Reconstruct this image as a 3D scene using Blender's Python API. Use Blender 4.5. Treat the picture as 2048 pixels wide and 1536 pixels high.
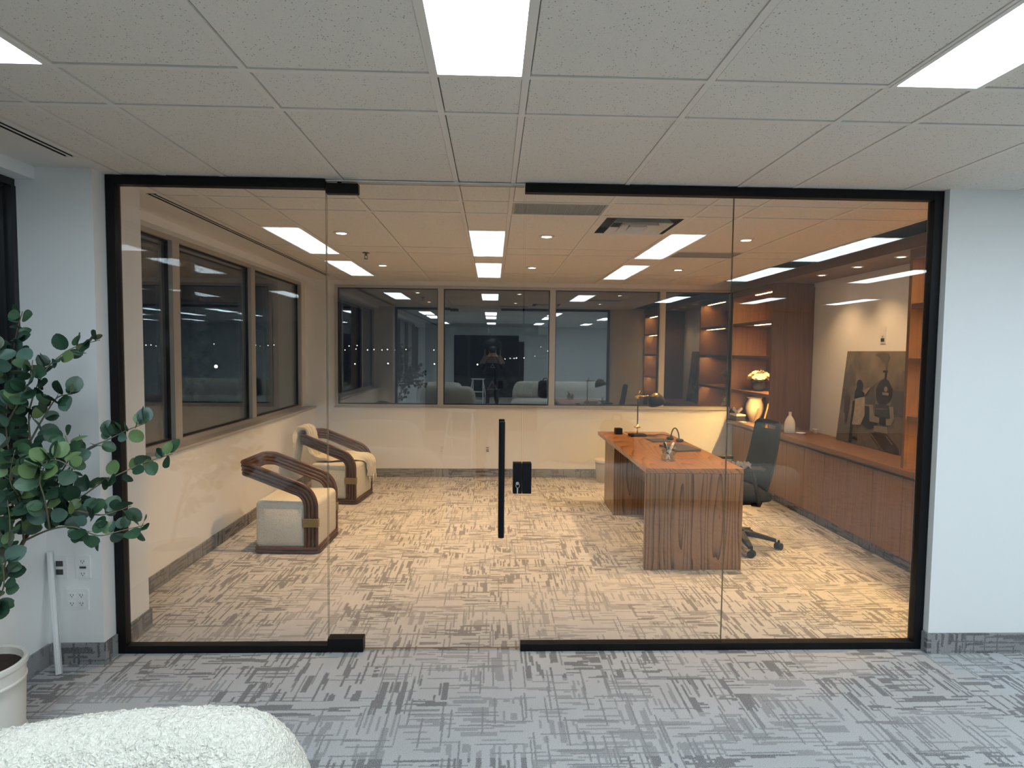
import bpy, bmesh, math, random
from mathutils import Vector, Matrix, noise
random.seed(7)
SC = bpy.context.scene
for _o in list(bpy.data.objects):
    bpy.data.objects.remove(_o)
COL = SC.collection
PI = math.pi

# ------------------------------------------------------------------ camera
CAM = Vector((0.203, -3.236, 1.6646))
def cam_axes(pitch, yaw, roll):
    cp, sp, cy, sy = math.cos(pitch), math.sin(pitch), math.cos(yaw), math.sin(yaw)
    f = Vector((sy*cp, cy*cp, sp)); r = Vector((cy, -sy, 0)); u = r.cross(f)
    return (math.cos(roll)*r + math.sin(roll)*u, -math.sin(roll)*r + math.cos(roll)*u, f)
_r, _u, _f = cam_axes(-0.054285, 0.033046, 0.010776)
cd = bpy.data.cameras.new('camera'); cam = bpy.data.objects.new('camera', cd); COL.objects.link(cam)
cd.sensor_fit = 'HORIZONTAL'; cd.sensor_width = 36.0; cd.lens = 36.0*1186.44/2048.0
cd.clip_start = 0.02; cd.clip_end = 1000
cam.matrix_world = Matrix(((_r.x, _u.x, -_f.x, CAM.x), (_r.y, _u.y, -_f.y, CAM.y), (_r.z, _u.z, -_f.z, CAM.z), (0, 0, 0, 1)))
SC.camera = cam

# ------------------------------------------------------------------ night sky, exposure, light levels
w = bpy.data.worlds.new('night_sky'); SC.world = w; w.use_nodes = True
w.node_tree.nodes['Background'].inputs[0].default_value = (0.10, 0.13, 0.2, 1)
w.node_tree.nodes['Background'].inputs[1].default_value = 0.03
SC.view_settings.view_transform = 'Standard'; SC.view_settings.look = 'None'
SC.view_settings.exposure = 1.2; SC.view_settings.gamma = 1.0
SC.view_settings.use_curve_mapping = False
TROFFER = 7.0                     # radiance of the cool ceiling lights
TROFFER_COL = (0.79, 0.96, 1.07)
DOWN_W = 84.0                     # warm downlights of the office
WARM = (1.0, 0.62, 0.30)
SOFFIT_W = 15.0
LED = 95.0
try:
    SC.cycles.use_denoising = True
    SC.cycles.transparent_max_bounces = 16
    SC.cycles.max_bounces = 8; SC.cycles.glossy_bounces = 5; SC.cycles.diffuse_bounces = 4
    SC.cycles.use_adaptive_sampling = True; SC.cycles.adaptive_threshold = 0.03
    SC.cycles.sample_clamp_indirect = 6.0
    SC.cycles.use_light_tree = False; SC.cycles.caustics_reflective = False; SC.cycles.caustics_refractive = False
except Exception:
    pass

# ------------------------------------------------------------------ node helpers / materials
class NT:
    def __init__(self, name):
        self.m = bpy.data.materials.new(name); self.m.use_nodes = True
        self.t = self.m.node_tree; self.t.nodes.clear()
        self.out = self.t.nodes.new('ShaderNodeOutputMaterial')
    def n(self, typ, **kw):
        nd = self.t.nodes.new(typ)
        for k, v in kw.items(): setattr(nd, k, v)
        return nd
    def l(self, a, b): self.t.links.new(a, b)
    def setin(self, sock, v):
        if hasattr(v, 'is_linked') or isinstance(v, bpy.types.NodeSocket): self.l(v, sock)
        else: sock.default_value = v
    def math(self, op, a, b=None, c=None, clamp=False):
        nd = self.n('ShaderNodeMath', operation=op, use_clamp=clamp)
        self.setin(nd.inputs[0], a)
        if b is not None: self.setin(nd.inputs[1], b)
        if c is not None: self.setin(nd.inputs[2], c)
        return nd.outputs[0]
    def comb(self, x, y, z=0.0):
        nd = self.n('ShaderNodeCombineXYZ')
        for i, v in enumerate((x, y, z)): self.setin(nd.inputs[i], v)
        return nd.outputs[0]
    def white(self, vec):
        nd = self.n('ShaderNodeTexWhiteNoise', noise_dimensions='3D'); self.l(vec, nd.inputs['Vector']); return nd.outputs['Value']
    def noise(self, vec, scale=5.0, detail=2.0, rough=0.5, out='Fac'):
        nd = self.n('ShaderNodeTexNoise'); self.l(vec, nd.inputs['Vector'])
        nd.inputs['Scale'].default_value = scale; nd.inputs['Detail'].default_value = detail; nd.inputs['Roughness'].default_value = rough
        return nd.outputs[out]
    def mix(self, f, a, b):
        nd = self.n('ShaderNodeMix', data_type='RGBA')
        self.setin(nd.inputs[0], f)
        self.setin(nd.inputs[6], a if not isinstance(a, tuple) else (*a, 1)); self.setin(nd.inputs[7], b if not isinstance(b, tuple) else (*b, 1))
        return nd.outputs[2]
    def ramp(self, f, stops):
        nd = self.n('ShaderNodeValToRGB'); self.l(f, nd.inputs[0]); e = nd.color_ramp.elements
        while len(e) < len(stops): e.new(0.5)
        for el, (p, c) in zip(e, stops): el.position = p; el.color = (*c, 1) if len(c) == 3 else c
        return nd.outputs[0]
    def pos(self):
        g = self.n('ShaderNodeNewGeometry'); s = self.n('ShaderNodeSeparateXYZ'); self.l(g.outputs['Position'], s.inputs[0])
        return g.outputs['Position'], s.outputs[0], s.outputs[1], s.outputs[2]
    def objc(self):
        g = self.n('ShaderNodeTexCoord'); s = self.n('ShaderNodeSeparateXYZ'); self.l(g.outputs['Object'], s.inputs[0])
        return g.outputs['Object'], s.outputs[0], s.outputs[1], s.outputs[2]
    def principled(self, col, rough=0.5, metal=0.0, bump=None, bstr=0.2, bdist=0.01, spec=None, coat=None):
        p = self.n('ShaderNodeBsdfPrincipled')
        self.setin(p.inputs['Base Color'], (*col, 1) if isinstance(col, tuple) else col)
        self.setin(p.inputs['Roughness'], rough); p.inputs['Metallic'].default_value = metal
        if spec is not None: p.inputs['Specular IOR Level'].default_value = spec
        if coat: p.inputs['Coat Weight'].default_value = coat; p.inputs['Coat Roughness'].default_value = 0.12
        if bump is not None:
            b = self.n('ShaderNodeBump'); b.inputs['Strength'].default_value = bstr; b.inputs['Distance'].default_value = bdist
            self.l(bump, b.inputs['Height']); self.l(b.outputs[0], p.inputs['Normal'])
        self.l(p.outputs[0], self.out.inputs[0]); return p
M = {}
def plain(name, col, rough=0.5, metal=0.0, spec=None, bump=0.0, bscale=200):
    t = NT(name)
    if bump:
        pv, *_ = t.pos(); t.principled(col, rough, metal, t.noise(pv, bscale, 2), bump, 0.003, spec)
    else: t.principled(col, rough, metal, spec=spec)
    M[name] = t.m
def emit(name, col, s):
    t = NT(name); e = t.n('ShaderNodeEmission'); e.inputs[0].default_value = (*col, 1); e.inputs[1].default_value = s
    t.l(e.outputs[0], t.out.inputs[0]); M[name] = t.m

plain('paint', (0.86, 0.86, 0.85), 0.55, bump=0.08, bscale=140)
plain('paint_trim', (0.8, 0.8, 0.79), 0.4)
plain('black_metal', (0.003, 0.003, 0.004), 0.45, spec=0.25)
plain('black_plastic', (0.006, 0.0065, 0.008), 0.5, spec=0.3)
plain('black_mesh', (0.007, 0.008, 0.010), 0.8, spec=0.2)
plain('dark_void', (0.015, 0.014, 0.013), 0.9)
plain('grid_white', (0.80, 0.77, 0.715), 0.5)
plain('aluminium', (0.50, 0.49, 0.47), 0.42, 0.2)
plain('bronze_frame', (0.03, 0.03, 0.033), 0.35, 0.5)
plain('white_plastic', (0.82, 0.82, 0.81), 0.35)
plain('socket_dark', (0.05, 0.05, 0.05), 0.5)
plain('brass', (0.72, 0.50, 0.20), 0.25, 1.0)
plain('brass_dull', (0.30, 0.235, 0.115), 0.42, 0.6)
plain('chrome', (0.8, 0.8, 0.82), 0.2, 1.0)
plain('grille_grey', (0.42, 0.42, 0.38), 0.6)
plain('ceramic_white', (0.80, 0.765, 0.70), 0.45, bump=0.15, bscale=60)
plain('ceramic_cream', (0.78, 0.72, 0.60), 0.6, bump=0.5, bscale=70)
plain('paper', (0.85, 0.84, 0.80), 0.8)
plain('soil', (0.035, 0.02, 0.012), 0.95, bump=1.0, bscale=90)
plain('bark', (0.12, 0.075, 0.05), 0.8)
plain('twig', (0.16, 0.15, 0.09), 0.7)
plain('leaf_deep', (0.022, 0.062, 0.034), 0.42)
plain('leaf_mid', (0.045, 0.105, 0.052), 0.42)
plain('leaf_pale', (0.13, 0.21, 0.075), 0.45)
plain('leaf_blue', (0.07, 0.13, 0.10), 0.42)
plain('petal', (0.85, 0.75, 0.42), 0.6)
plain('throw_cream', (0.74, 0.70, 0.58), 0.9, bump=0.9, bscale=160)
plain('grey_cloth', (0.11, 0.115, 0.13), 0.9)
plain('skin', (0.42, 0.24, 0.17), 0.5)
plain('cloth_black', (0.012, 0.012, 0.016), 0.85)
plain('cloth_navy', (0.016, 0.018, 0.03), 0.85)
plain('logo_grey', (0.35, 0.35, 0.36), 0.7)
plain('frame_gold', (0.48, 0.36, 0.17), 0.4, 0.5)
plain('slate', (0.035, 0.035, 0.05), 0.55)
plain('print_dark', (0.02, 0.02, 0.024), 0.5)
plain('bin_white', (0.50, 0.48, 0.43), 0.6)
plain('pillow', (0.6, 0.57, 0.48), 0.9, bump=0.6, bscale=120)
plain('dark_glazing', (0.03, 0.042, 0.046), 0.25)
plain('steel_dark', (0.10, 0.095, 0.085), 0.4, 0.4)
plain('table_dark', (0.05, 0.04, 0.035), 0.4)
emit('led_warm', (1.0, 0.60, 0.20), LED)
emit('down_warm', (1.0, 0.80, 0.55), 14.0)
emit('city', (1.0, 0.92, 0.75), 30.0)
for _n in ('down_warm', 'city'):
    M[_n].cycles.emission_sampling = 'NONE'      # the real beam is the spot in each fitting

# troffer lens: rib-moulded acrylic over two tubes
t = NT('troffer_lens'); _, ox, oy, oz = t.objc()
e = t.n('ShaderNodeEmission'); e.inputs[0].default_value = (*TROFFER_COL, 1)
rib = t.math('MULTIPLY', t.math('SINE', t.math('MULTIPLY', ox, 700.0)), 0.05)
tube = t.math('MULTIPLY', t.math('COSINE', t.math('MULTIPLY', ox, 2*PI/0.14)), -0.10)
t.l(t.math('MULTIPLY', t.math('ADD', t.math('ADD', rib, tube), 1.0), TROFFER), e.inputs[1]); t.l(e.outputs[0], t.out.inputs[0]); M['troffer_lens'] = t.m

# thin clear glass: Fresnel reflection over clear transmission on every face of the pane
def glass(name, tint, ior, gain=1.0):
    t = NT(name); fr = t.n('ShaderNodeFresnel'); fr.inputs['IOR'].default_value = ior
    # inside faces see the reciprocal index: use the outward-facing normal on both sides
    g = t.n('ShaderNodeNewGeometry')
    io = t.math('ADD', t.math('MULTIPLY', t.math('SUBTRACT', 1.0/ior, ior), 0.0), ior); t.l(io, fr.inputs['IOR'])
    lw = t.n('ShaderNodeLayerWeight'); lw.inputs['Blend'].default_value = 0.5
    # Schlick: F0 + (1-F0)(1-cos)^5 ; LayerWeight facing = 1-cos
    f0 = ((ior-1)/(ior+1))**2
    k = t.math('POWER', lw.outputs['Facing'], 5.0)
    fac = t.math('MULTIPLY', t.math('ADD', t.math('MULTIPLY', k, 1-f0), f0), gain, clamp=True)
    t.t.nodes.remove(fr); t.t.nodes.remove(g)
    tr = t.n('ShaderNodeBsdfTransparent'); tr.inputs[0].default_value = (*tint, 1)
    gl = t.n('ShaderNodeBsdfGlossy'); gl.inputs['Roughness'].default_value = 0.0; gl.inputs[0].default_value = (1, 1, 1, 1)
    mx = t.n('ShaderNodeMixShader'); t.l(fac, mx.inputs[0]); t.l(tr.outputs[0], mx.inputs[1]); t.l(gl.outputs[0], mx.inputs[2])
    t.l(mx.outputs[0], t.out.inputs[0]); M[name] = t.m
glass('glass_clear', (0.985, 0.99, 0.985), 1.5)
glass('glass_window', (0.80, 0.84, 0.84), 2.2)
glass('glass_jar', (0.86, 0.89, 0.87), 1.5, 3.0)
plain('glass_edge', (0.16, 0.15, 0.12), 0.2)

# carpet: short dashes woven in two directions
def carpet(name, vertical=False):
    t = NT(name); pv, x, y, z = t.pos()
    if vertical: x, y = t.math('ADD', x, t.math('MULTIPLY', y, 1.0)), z
    wob = t.noise(pv, 60.0, 2.0); wob2 = t.noise(pv, 330.0, 1.0)
    jit = t.math('ADD', t.math('MULTIPLY', t.math('SUBTRACT', wob, 0.5), 0.008), t.math('MULTIPLY', t.math('SUBTRACT', wob2, 0.5), 0.016))
    xj = t.math('ADD', x, jit); yj = t.math('ADD', y, jit)
    def dashes(a, b, L, T, thr, seed):
        # a along the dash, b across it
        row = t.math('FLOOR', t.math('DIVIDE', b, T))
        off = t.white(t.comb(row, seed, 1.0))
        cell = t.math('FLOOR', t.math('ADD', t.math('DIVIDE', a, L), t.math('MULTIPLY', off, 7.0)))
        return t.math('GREATER_THAN', t.white(t.comb(cell, row, seed + 0.5)), thr)
    # patches where one direction dominates
    def patch(S, seed):
        return t.white(t.comb(t.math('FLOOR', t.math('DIVIDE', x, S)), t.math('FLOOR', t.math('DIVIDE', y, S*0.8)), seed))
    p1, p2, p3 = patch(0.20, 3.0), patch(0.37, 9.0), patch(0.20, 5.0)
    hor = t.math('GREATER_THAN', p1, 0.47); ver = t.math('LESS_THAN', p1, 0.53 + 0.0)
    dense = t.math('ADD', t.math('MULTIPLY', t.math('GREATER_THAN', p2, 0.40), 0.45), 0.55)
    H1 = dashes(xj, yj, 0.105, 0.0115, 0.745, 11.0); H2 = dashes(xj, yj, 0.20, 0.008, 0.93, 12.0); H3 = dashes(xj, yj, 0.16, 0.030, 0.92, 13.0)
    V1 = dashes(yj, xj, 0.105, 0.0115, 0.745, 21.0); V2 = dashes(yj, xj, 0.20, 0.008, 0.93, 22.0); V3 = dashes(yj, xj, 0.15, 0.030, 0.92, 23.0)
    hh = t.math('MULTIPLY', t.math('MAXIMUM', H1, H3), hor); vv = t.math('MULTIPLY', t.math('MAXIMUM', V1, V3), ver)
    allp = t.math('MAXIMUM', t.math('MULTIPLY', t.math('MAXIMUM', hh, vv), dense), t.math('MULTIPLY', t.math('MAXIMUM', H2, V2), 0.8))
    fray = t.noise(pv, 300.0, 2.0, 0.7)
    mask = t.math('MULTIPLY', allp, t.math('ADD', t.math('MULTIPLY', t.math('SUBTRACT', fray, 0.30), 4.5, clamp=True), 0.0), clamp=True)
    fibre = t.noise(pv, 330.0, 3.0, 0.75)
    fibre = t.math('MULTIPLY', t.math('SUBTRACT', fibre, 0.30), 2.5, clamp=True)
    big = t.noise(pv, 3.0, 2.0)
    light = t.mix(fibre, (0.28, 0.28, 0.285), (0.76, 0.76, 0.77)); dark = t.mix(fibre, (0.11, 0.108, 0.113), (0.26, 0.255, 0.266))
    if vertical: light = t.mix(fibre, (0.23, 0.225, 0.225), (0.40, 0.395, 0.395)); dark = t.mix(fibre, (0.09, 0.088, 0.09), (0.15, 0.145, 0.15))
    col = t.mix(mask, light, dark)
    hsv = t.n('ShaderNodeHueSaturation'); t.l(col, hsv.inputs['Color']); t.l(t.math('ADD', t.math('MULTIPLY', big, 0.25), 0.875), hsv.inputs['Value'])
    hgt = t.math('ADD', fibre, t.math('MULTIPLY', mask, -0.6))
    t.principled(hsv.outputs[0], 0.95, 0, hgt, 0.35, 0.004, spec=0.1); M[name] = t.m
carpet('carpet'); carpet('carpet_base', True)

# acoustic tile with pin-holes and fissures
t = NT('ceiling_tile_face'); pv, x, y, z = t.pos()
v1 = t.n('ShaderNodeTexVoronoi'); t.l(pv, v1.inputs['Vector']); v1.inputs['Scale'].default_value = 85.0
d1 = t.math('LESS_THAN', v1.outputs['Distance'], 0.20)
g1 = t.math('GREATER_THAN', t.noise(pv, 30.0, 1.0), 0.50)
v2 = t.n('ShaderNodeTexVoronoi'); t.l(pv, v2.inputs['Vector']); v2.inputs['Scale'].default_value = 190.0
d2 = t.math('MULTIPLY', t.math('LESS_THAN', v2.outputs['Distance'], 0.22), 0.55)
hole = t.math('MAXIMUM', t.math('MULTIPLY', d1, g1), t.math('MULTIPLY', d2, t.math('GREATER_THAN', t.noise(pv, 55.0, 1.0), 0.45)))
t.principled(t.mix(hole, (0.80, 0.765, 0.70), (0.36, 0.34, 0.31)), 0.85, 0, t.math('SUBTRACT', 1.0, hole), 0.35, 0.002, spec=0.2); M['ceiling_tile_face'] = t.m

# woods
def wood(name, light, dark, along, freq=55.0, cathedral=False, rough=0.35, coat=0.0, fine=1.0):
    t = NT(name); pv, x, y, z = t.pos()
    ax = {'x': x, 'y': y, 'z': z}; al = ax[along]
    oth = [ax[k] for k in 'xyz' if k != along]
    stretch = {'x': t.comb(t.math('MULTIPLY', x, 0.06), y, z), 'y': t.comb(x, t.math('MULTIPLY', y, 0.06), z), 'z': t.comb(x, y, t.math('MULTIPLY', z, 0.06))}[along]
    n1 = t.noise(stretch, 7.0, 3.0, 0.5); n2 = t.noise(stretch, 120.0*fine, 2.0, 0.6); n3 = t.noise(stretch, 420.0*fine, 1.0)
    across = t.math('ADD', oth[0], oth[1])
    if cathedral:
        W = 0.30
        wv = t.math('SUBTRACT', t.math('MULTIPLY', t.math('FRACT', t.math('DIVIDE', across, W)), W), W*0.5)
        warp = t.math('MULTIPLY', t.math('SUBTRACT', t.noise(stretch, 10.0, 2.0), 0.5), 0.13)
        lo = t.math('MULTIPLY', t.math('SUBTRACT', al, 0.42), 0.085)
        r = t.math('SQRT', t.math('ADD', t.math('POWER', t.math('ADD', wv, warp), 2.0), t.math('POWER', t.math('ADD', lo, 0.0), 2.0)))
        ring = t.math('FRACT', t.math('ADD', t.math('MULTIPLY', r, freq), t.math('MULTIPLY', n1, 2.6)))
    else:
        ring = t.math('FRACT', t.math('ADD', t.math('MULTIPLY', across, freq*0.35), t.math('MULTIPLY', n1, 5.0)))
    ringp = t.math('POWER', ring, 4.0 if cathedral else 2.5)
    f = t.math('ADD', t.math('MULTIPLY', ringp, 0.80 if cathedral else 0.28), t.math('MULTIPLY', n2, 0.30 if cathedral else 0.55), clamp=True)
    f = t.math('ADD', f, t.math('MULTIPLY', t.math('SUBTRACT', n3, 0.5), 0.35), clamp=True)
    col = t.ramp(f, [(0.12, light), (0.85, dark)])
    t.principled(col, rough, 0, n3, 0.06, 0.001, coat=coat); M[name] = t.m
wood('desk_top', (0.36, 0.165, 0.062), (0.13, 0.046, 0.015), 'y', 42, True, 0.28, 0.25)
wood('desk_panel', (0.27, 0.155, 0.085), (0.055, 0.024, 0.011), 'z', 30, True, 0.34, 0.15)
wood('walnut', (0.225, 0.112, 0.049), (0.11, 0.050, 0.021), 'z', 40, False, 0.5)
wood('walnut_flat', (0.225, 0.112, 0.049), (0.11, 0.050, 0.021), 'y', 40, False, 0.42)
plain('reed', (0.085, 0.036, 0.023), 0.38)
# boucle
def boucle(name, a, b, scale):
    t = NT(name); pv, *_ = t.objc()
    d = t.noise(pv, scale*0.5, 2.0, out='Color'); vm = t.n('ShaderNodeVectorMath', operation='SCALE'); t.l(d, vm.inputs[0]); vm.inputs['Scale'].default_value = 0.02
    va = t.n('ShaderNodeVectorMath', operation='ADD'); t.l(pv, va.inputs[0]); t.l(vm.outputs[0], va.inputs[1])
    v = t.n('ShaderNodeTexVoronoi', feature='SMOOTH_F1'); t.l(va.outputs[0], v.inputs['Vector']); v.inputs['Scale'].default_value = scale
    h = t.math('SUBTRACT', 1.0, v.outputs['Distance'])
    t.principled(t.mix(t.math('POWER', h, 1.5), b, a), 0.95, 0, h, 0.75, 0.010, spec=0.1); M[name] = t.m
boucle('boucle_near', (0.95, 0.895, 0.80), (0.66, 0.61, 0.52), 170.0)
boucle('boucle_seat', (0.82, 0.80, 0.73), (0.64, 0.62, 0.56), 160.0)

# ------------------------------------------------------------------ mesh helpers
class MB:
    """collects geometry for ONE mesh object"""
    def __init__(s): s.v = []; s.f = []; s.mi = []; s.cur = 0
    def add(s, vs, fs):
        o = len(s.v); s.v += [tuple(q) for q in vs]
        for f in fs: s.f.append(tuple(i + o for i in f)); s.mi.append(s.cur)
        return s
    def box(s, x0, x1, y0, y1, z0, z1):
        return s.add([(x0,y0,z0),(x1,y0,z0),(x1,y1,z0),(x0,y1,z0),(x0,y0,z1),(x1,y0,z1),(x1,y1,z1),(x0,y1,z1)],
                     [(0,3,2,1),(4,5,6,7),(0,1,5,4),(1,2,6,5),(2,3,7,6),(3,0,4,7)])
    def rbox(s, x0, x1, y0, y1, z0, z1, r=0.01, seg=2):
        bm = bmesh.new(); bmesh.ops.create_cube(bm, size=1.0)
        for v in bm.verts:
            v.co = Vector((x0 + (v.co.x+.5)*(x1-x0), y0 + (v.co.y+.5)*(y1-y0), z0 + (v.co.z+.5)*(z1-z0)))
        bmesh.ops.bevel(bm, geom=list(bm.edges), offset=r, segments=seg, profile=0.5, affect='EDGES')
        bm.verts.index_update(); s.add([v.co.copy() for v in bm.verts], [tuple(v.index for v in f.verts) for f in bm.faces]); bm.free(); return s
    def tube(s, pts, rad, n=8, caps=True, up=None):
        pts = [Vector(p) for p in pts]; k = len(pts)
        rads = rad if isinstance(rad, (list, tuple)) else [rad]*k
        prev = None; rings = []
        for i, p in enumerate(pts):
            tg = (pts[min(i+1, k-1)] - pts[max(i-1, 0)]).normalized()
            a = prev if prev is not None else (Vector((0,0,1)) if abs(tg.z) < .9 else Vector((1,0,0)))
            nx = (a - tg*a.dot(tg)).normalized(); ny = tg.cross(nx); prev = nx
            rings.append([p + (nx*math.cos(2*PI*j/n) + ny*math.sin(2*PI*j/n))*rads[i] for j in range(n)])
        vs = [q for r in rings for q in r]; fs = []
        for i in range(k-1):
            for j in range(n):
                fs.append((i*n+j, i*n+(j+1)%n, (i+1)*n+(j+1)%n, (i+1)*n+j))
        if caps: fs.append(tuple(range(n-1, -1, -1))); fs.append(tuple((k-1)*n+j for j in range(n)))
        return s.add(vs, fs)
    def lathe(s, prof, n=24, c=(0,0,0)):
        vs = []; fs = []; k = len(prof)
        for r, z in prof:
            for j in range(n):
                vs.append((c[0]+r*math.cos(2*PI*j/n), c[1]+r*math.sin(2*PI*j/n), c[2]+z))
        for i in range(k-1):
            for j in range(n): fs.append((i*n+j, i*n+(j+1)%n, (i+1)*n+(j+1)%n, (i+1)*n+j))
        if prof[0][0] > 1e-5: fs.append(tuple(range(n-1, -1, -1)))
        if prof[-1][0] > 1e-5: fs.append(tuple((k-1)*n+j for j in range(n)))
        return s.add(vs, fs)
    def grid(s, fn, nu, nv, closed_u=False):
        vs = [fn(i/(nu if closed_u else nu-1), j/(nv-1)) for j in range(nv) for i in range(nu)]
        fs = []
        for j in range(nv-1):
            for i in range(nu if closed_u else nu-1):
                fs.append((j*nu+i, j*nu+(i+1)%nu, (j+1)*nu+(i+1)%nu, (j+1)*nu+i))
        return s.add(vs, fs)
    def poly(s, pts, th_vec):
        n = len(pts); a = [Vector(p) for p in pts]; b = [p + Vector(th_vec) for p in a]
        return s.add(a + b, [tuple(range(n)), tuple(range(2*n-1, n-1, -1))] + [(i, i+n, (i+1)%n+n, (i+1)%n) for i in range(n)])
    def mesh(s, name, mats, smooth=False, fixn=True):
        me = bpy.data.meshes.new(name); me.from_pydata(s.v, [], s.f)
        for m in (mats if isinstance(mats, (list, tuple)) else [mats]): me.materials.append(M[m])
        for p, i in zip(me.polygons, s.mi): p.material_index = i; p.use_smooth = smooth
        if fixn:
            bm = bmesh.new(); bm.from_mesh(me); bmesh.ops.recalc_face_normals(bm, faces=bm.faces); bm.to_mesh(me); bm.free()
        me.update(); return me
    def build(s, name, mats, parent=None, smooth=False, loc=None, fixn=True, auto=None):
        o = bpy.data.objects.new(name, s.mesh(name, mats, smooth, fixn)); COL.objects.link(o)
        if parent is not None: o.parent = parent
        if loc: o.location = loc
        if auto:
            o.data.polygons.foreach_set('use_smooth', [True]*len(o.data.polygons))
            try: o.data.set_sharp_from_angle(angle=math.radians(auto))
            except Exception: pass
        return o
def link(name, me, parent=None, loc=(0,0,0), rot=None):
    o = bpy.data.objects.new(name, me); COL.objects.link(o)
    if parent is not None: o.parent = parent
    o.location = loc
    if rot is not None: o.rotation_euler = rot
    return o
def tag(o, label=None, cat=None, group=None, kind=None):
    if label: o['label'] = label
    if cat: o['category'] = cat
    if group: o['group'] = group
    if kind: o['kind'] = kind
    return o
def thing(name, label, cat, loc=(0,0,0), rz=0.0, group=None):
    o = bpy.data.objects.new(name, None); COL.objects.link(o); o.empty_display_size = 0.1
    o.location = loc; o.rotation_euler = (0, 0, rz); return tag(o, label, cat, group)
def struct(o, label=None, cat=None): return tag(o, label, cat, kind='structure')
def copy_tree(o, parent=None):
    c = o.copy(); COL.objects.link(c); c.parent = parent
    for ch in list(o.children): copy_tree(ch, c)
    return c

def catmull(pts, n_=6):
    P_ = [Vector(p) for p in pts]; out = []
    for i in range(len(P_)-1):
        a, b_, c_, d_ = P_[max(i-1, 0)], P_[i], P_[i+1], P_[min(i+2, len(P_)-1)]
        for k in range(n_):
            t_ = k/n_; out.append(0.5*((2*b_)+(c_-a)*t_+(2*a-5*b_+4*c_-d_)*t_*t_+(3*b_-a-3*c_+d_)*t_**3))
    out.append(P_[-1]); return out
H = 2.568              # ceiling
YB = 4.57              # back wall
XL, XW = -2.11, -2.25  # left wall under the sill, left window plane
XR = 3.35              # front of the joinery on the right
RX, RY = 9.0, -9.2     # far ends of the open-plan room

# ------------------------------------------------------------------ setting: floor
struct(MB().box(XW-0.15, RX, RY, YB+0.2, -0.05, 0.0).build('floor', 'carpet'), 'grey carpet with woven dashes of darker lines')
# walls
ZS = 0.905
lw = MB(); lw.box(XW-0.25, XL, RY, YB, 0.0, ZS); lw.box(XW-0.25, XW-0.02, RY, YB, 2.505, H+0.08); lw.box(XW-0.02, XL, RY, YB, 2.505, H+0.02)
lw.box(XW-0.25, XW+0.02, YB-0.22, YB, ZS, 2.505)
struct(lw.build('wall_left', 'paint'), 'white wall below and above the left windows')
pl = MB().box(XW-0.05, -1.828, -0.12, 0.288, 0.0, H+0.02)
struct(pl.build('wall_pillar', 'paint'), 'white pillar where the glass front meets the window wall')
bw = MB(); bw.box(-1.85, 3.9, YB, YB+0.25, 0, 0.925); bw.box(-1.85, 3.9, YB, YB+0.25, 2.51, H+0.05); bw.box(XW-0.25, -1.85, YB, YB+0.25, 0.0, H+0.05)
bw.box(3.42, 3.9, YB, YB+0.25, 0.925, 2.51)
struct(bw.build('wall_back', 'paint'), 'white office back wall around the ribbon window')
struct(MB().box(2.662, RX, -0.062, 0.10, 0, H+0.02).build('wall_front', 'paint'), 'white wall right of the glass front')
struct(MB().box(3.852, 4.05, 0.10, YB, 0, H+0.02).build('wall_right', 'paint'), 'white office wall behind the shelving')
struct(MB().box(RX, RX+0.1, RY, -0.062, 0, H+0.02).build('wall_side', 'paint'))
struct(MB().box(XW-0.25, RX+0.1, RY-0.1, RY, 0, H+0.02).build('wall_rear', 'paint'))

struct(MB().box(-1.2, 1.15, RY, RY+0.02, 0.0, 2.25).build('window_4', 'dark_glazing'), 'dark glazed opening in the rear wall, seen only mirrored')
# carpet skirting
def base(name, segs, top=0.112):
    b = MB(); 
    for s in segs: b.box(*s, 0.0, top)
    o = b.build(name, ['carpet_base']); struct(o, 'grey carpet skirting'); return o
base('baseboard_left', [(XL, XL+0.012, 0.288, YB), (XL, XL+0.012, -5.0, -0.132)])
base('baseboard_pillar', [(XL+0.012, -1.816, -0.132, -0.12), (-1.828, -1.816, -0.12, -0.027), (-1.828, -1.816, 0.027, 0.30), (XL+0.012, -1.828, 0.288, 0.30)])
base('baseboard_back', [(XL+0.012, 3.38, YB-0.012, YB)])
base('baseboard_front', [(2.650, RX, -0.074, -0.062), (2.650, 2.662, -0.062, -0.027)])

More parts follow.
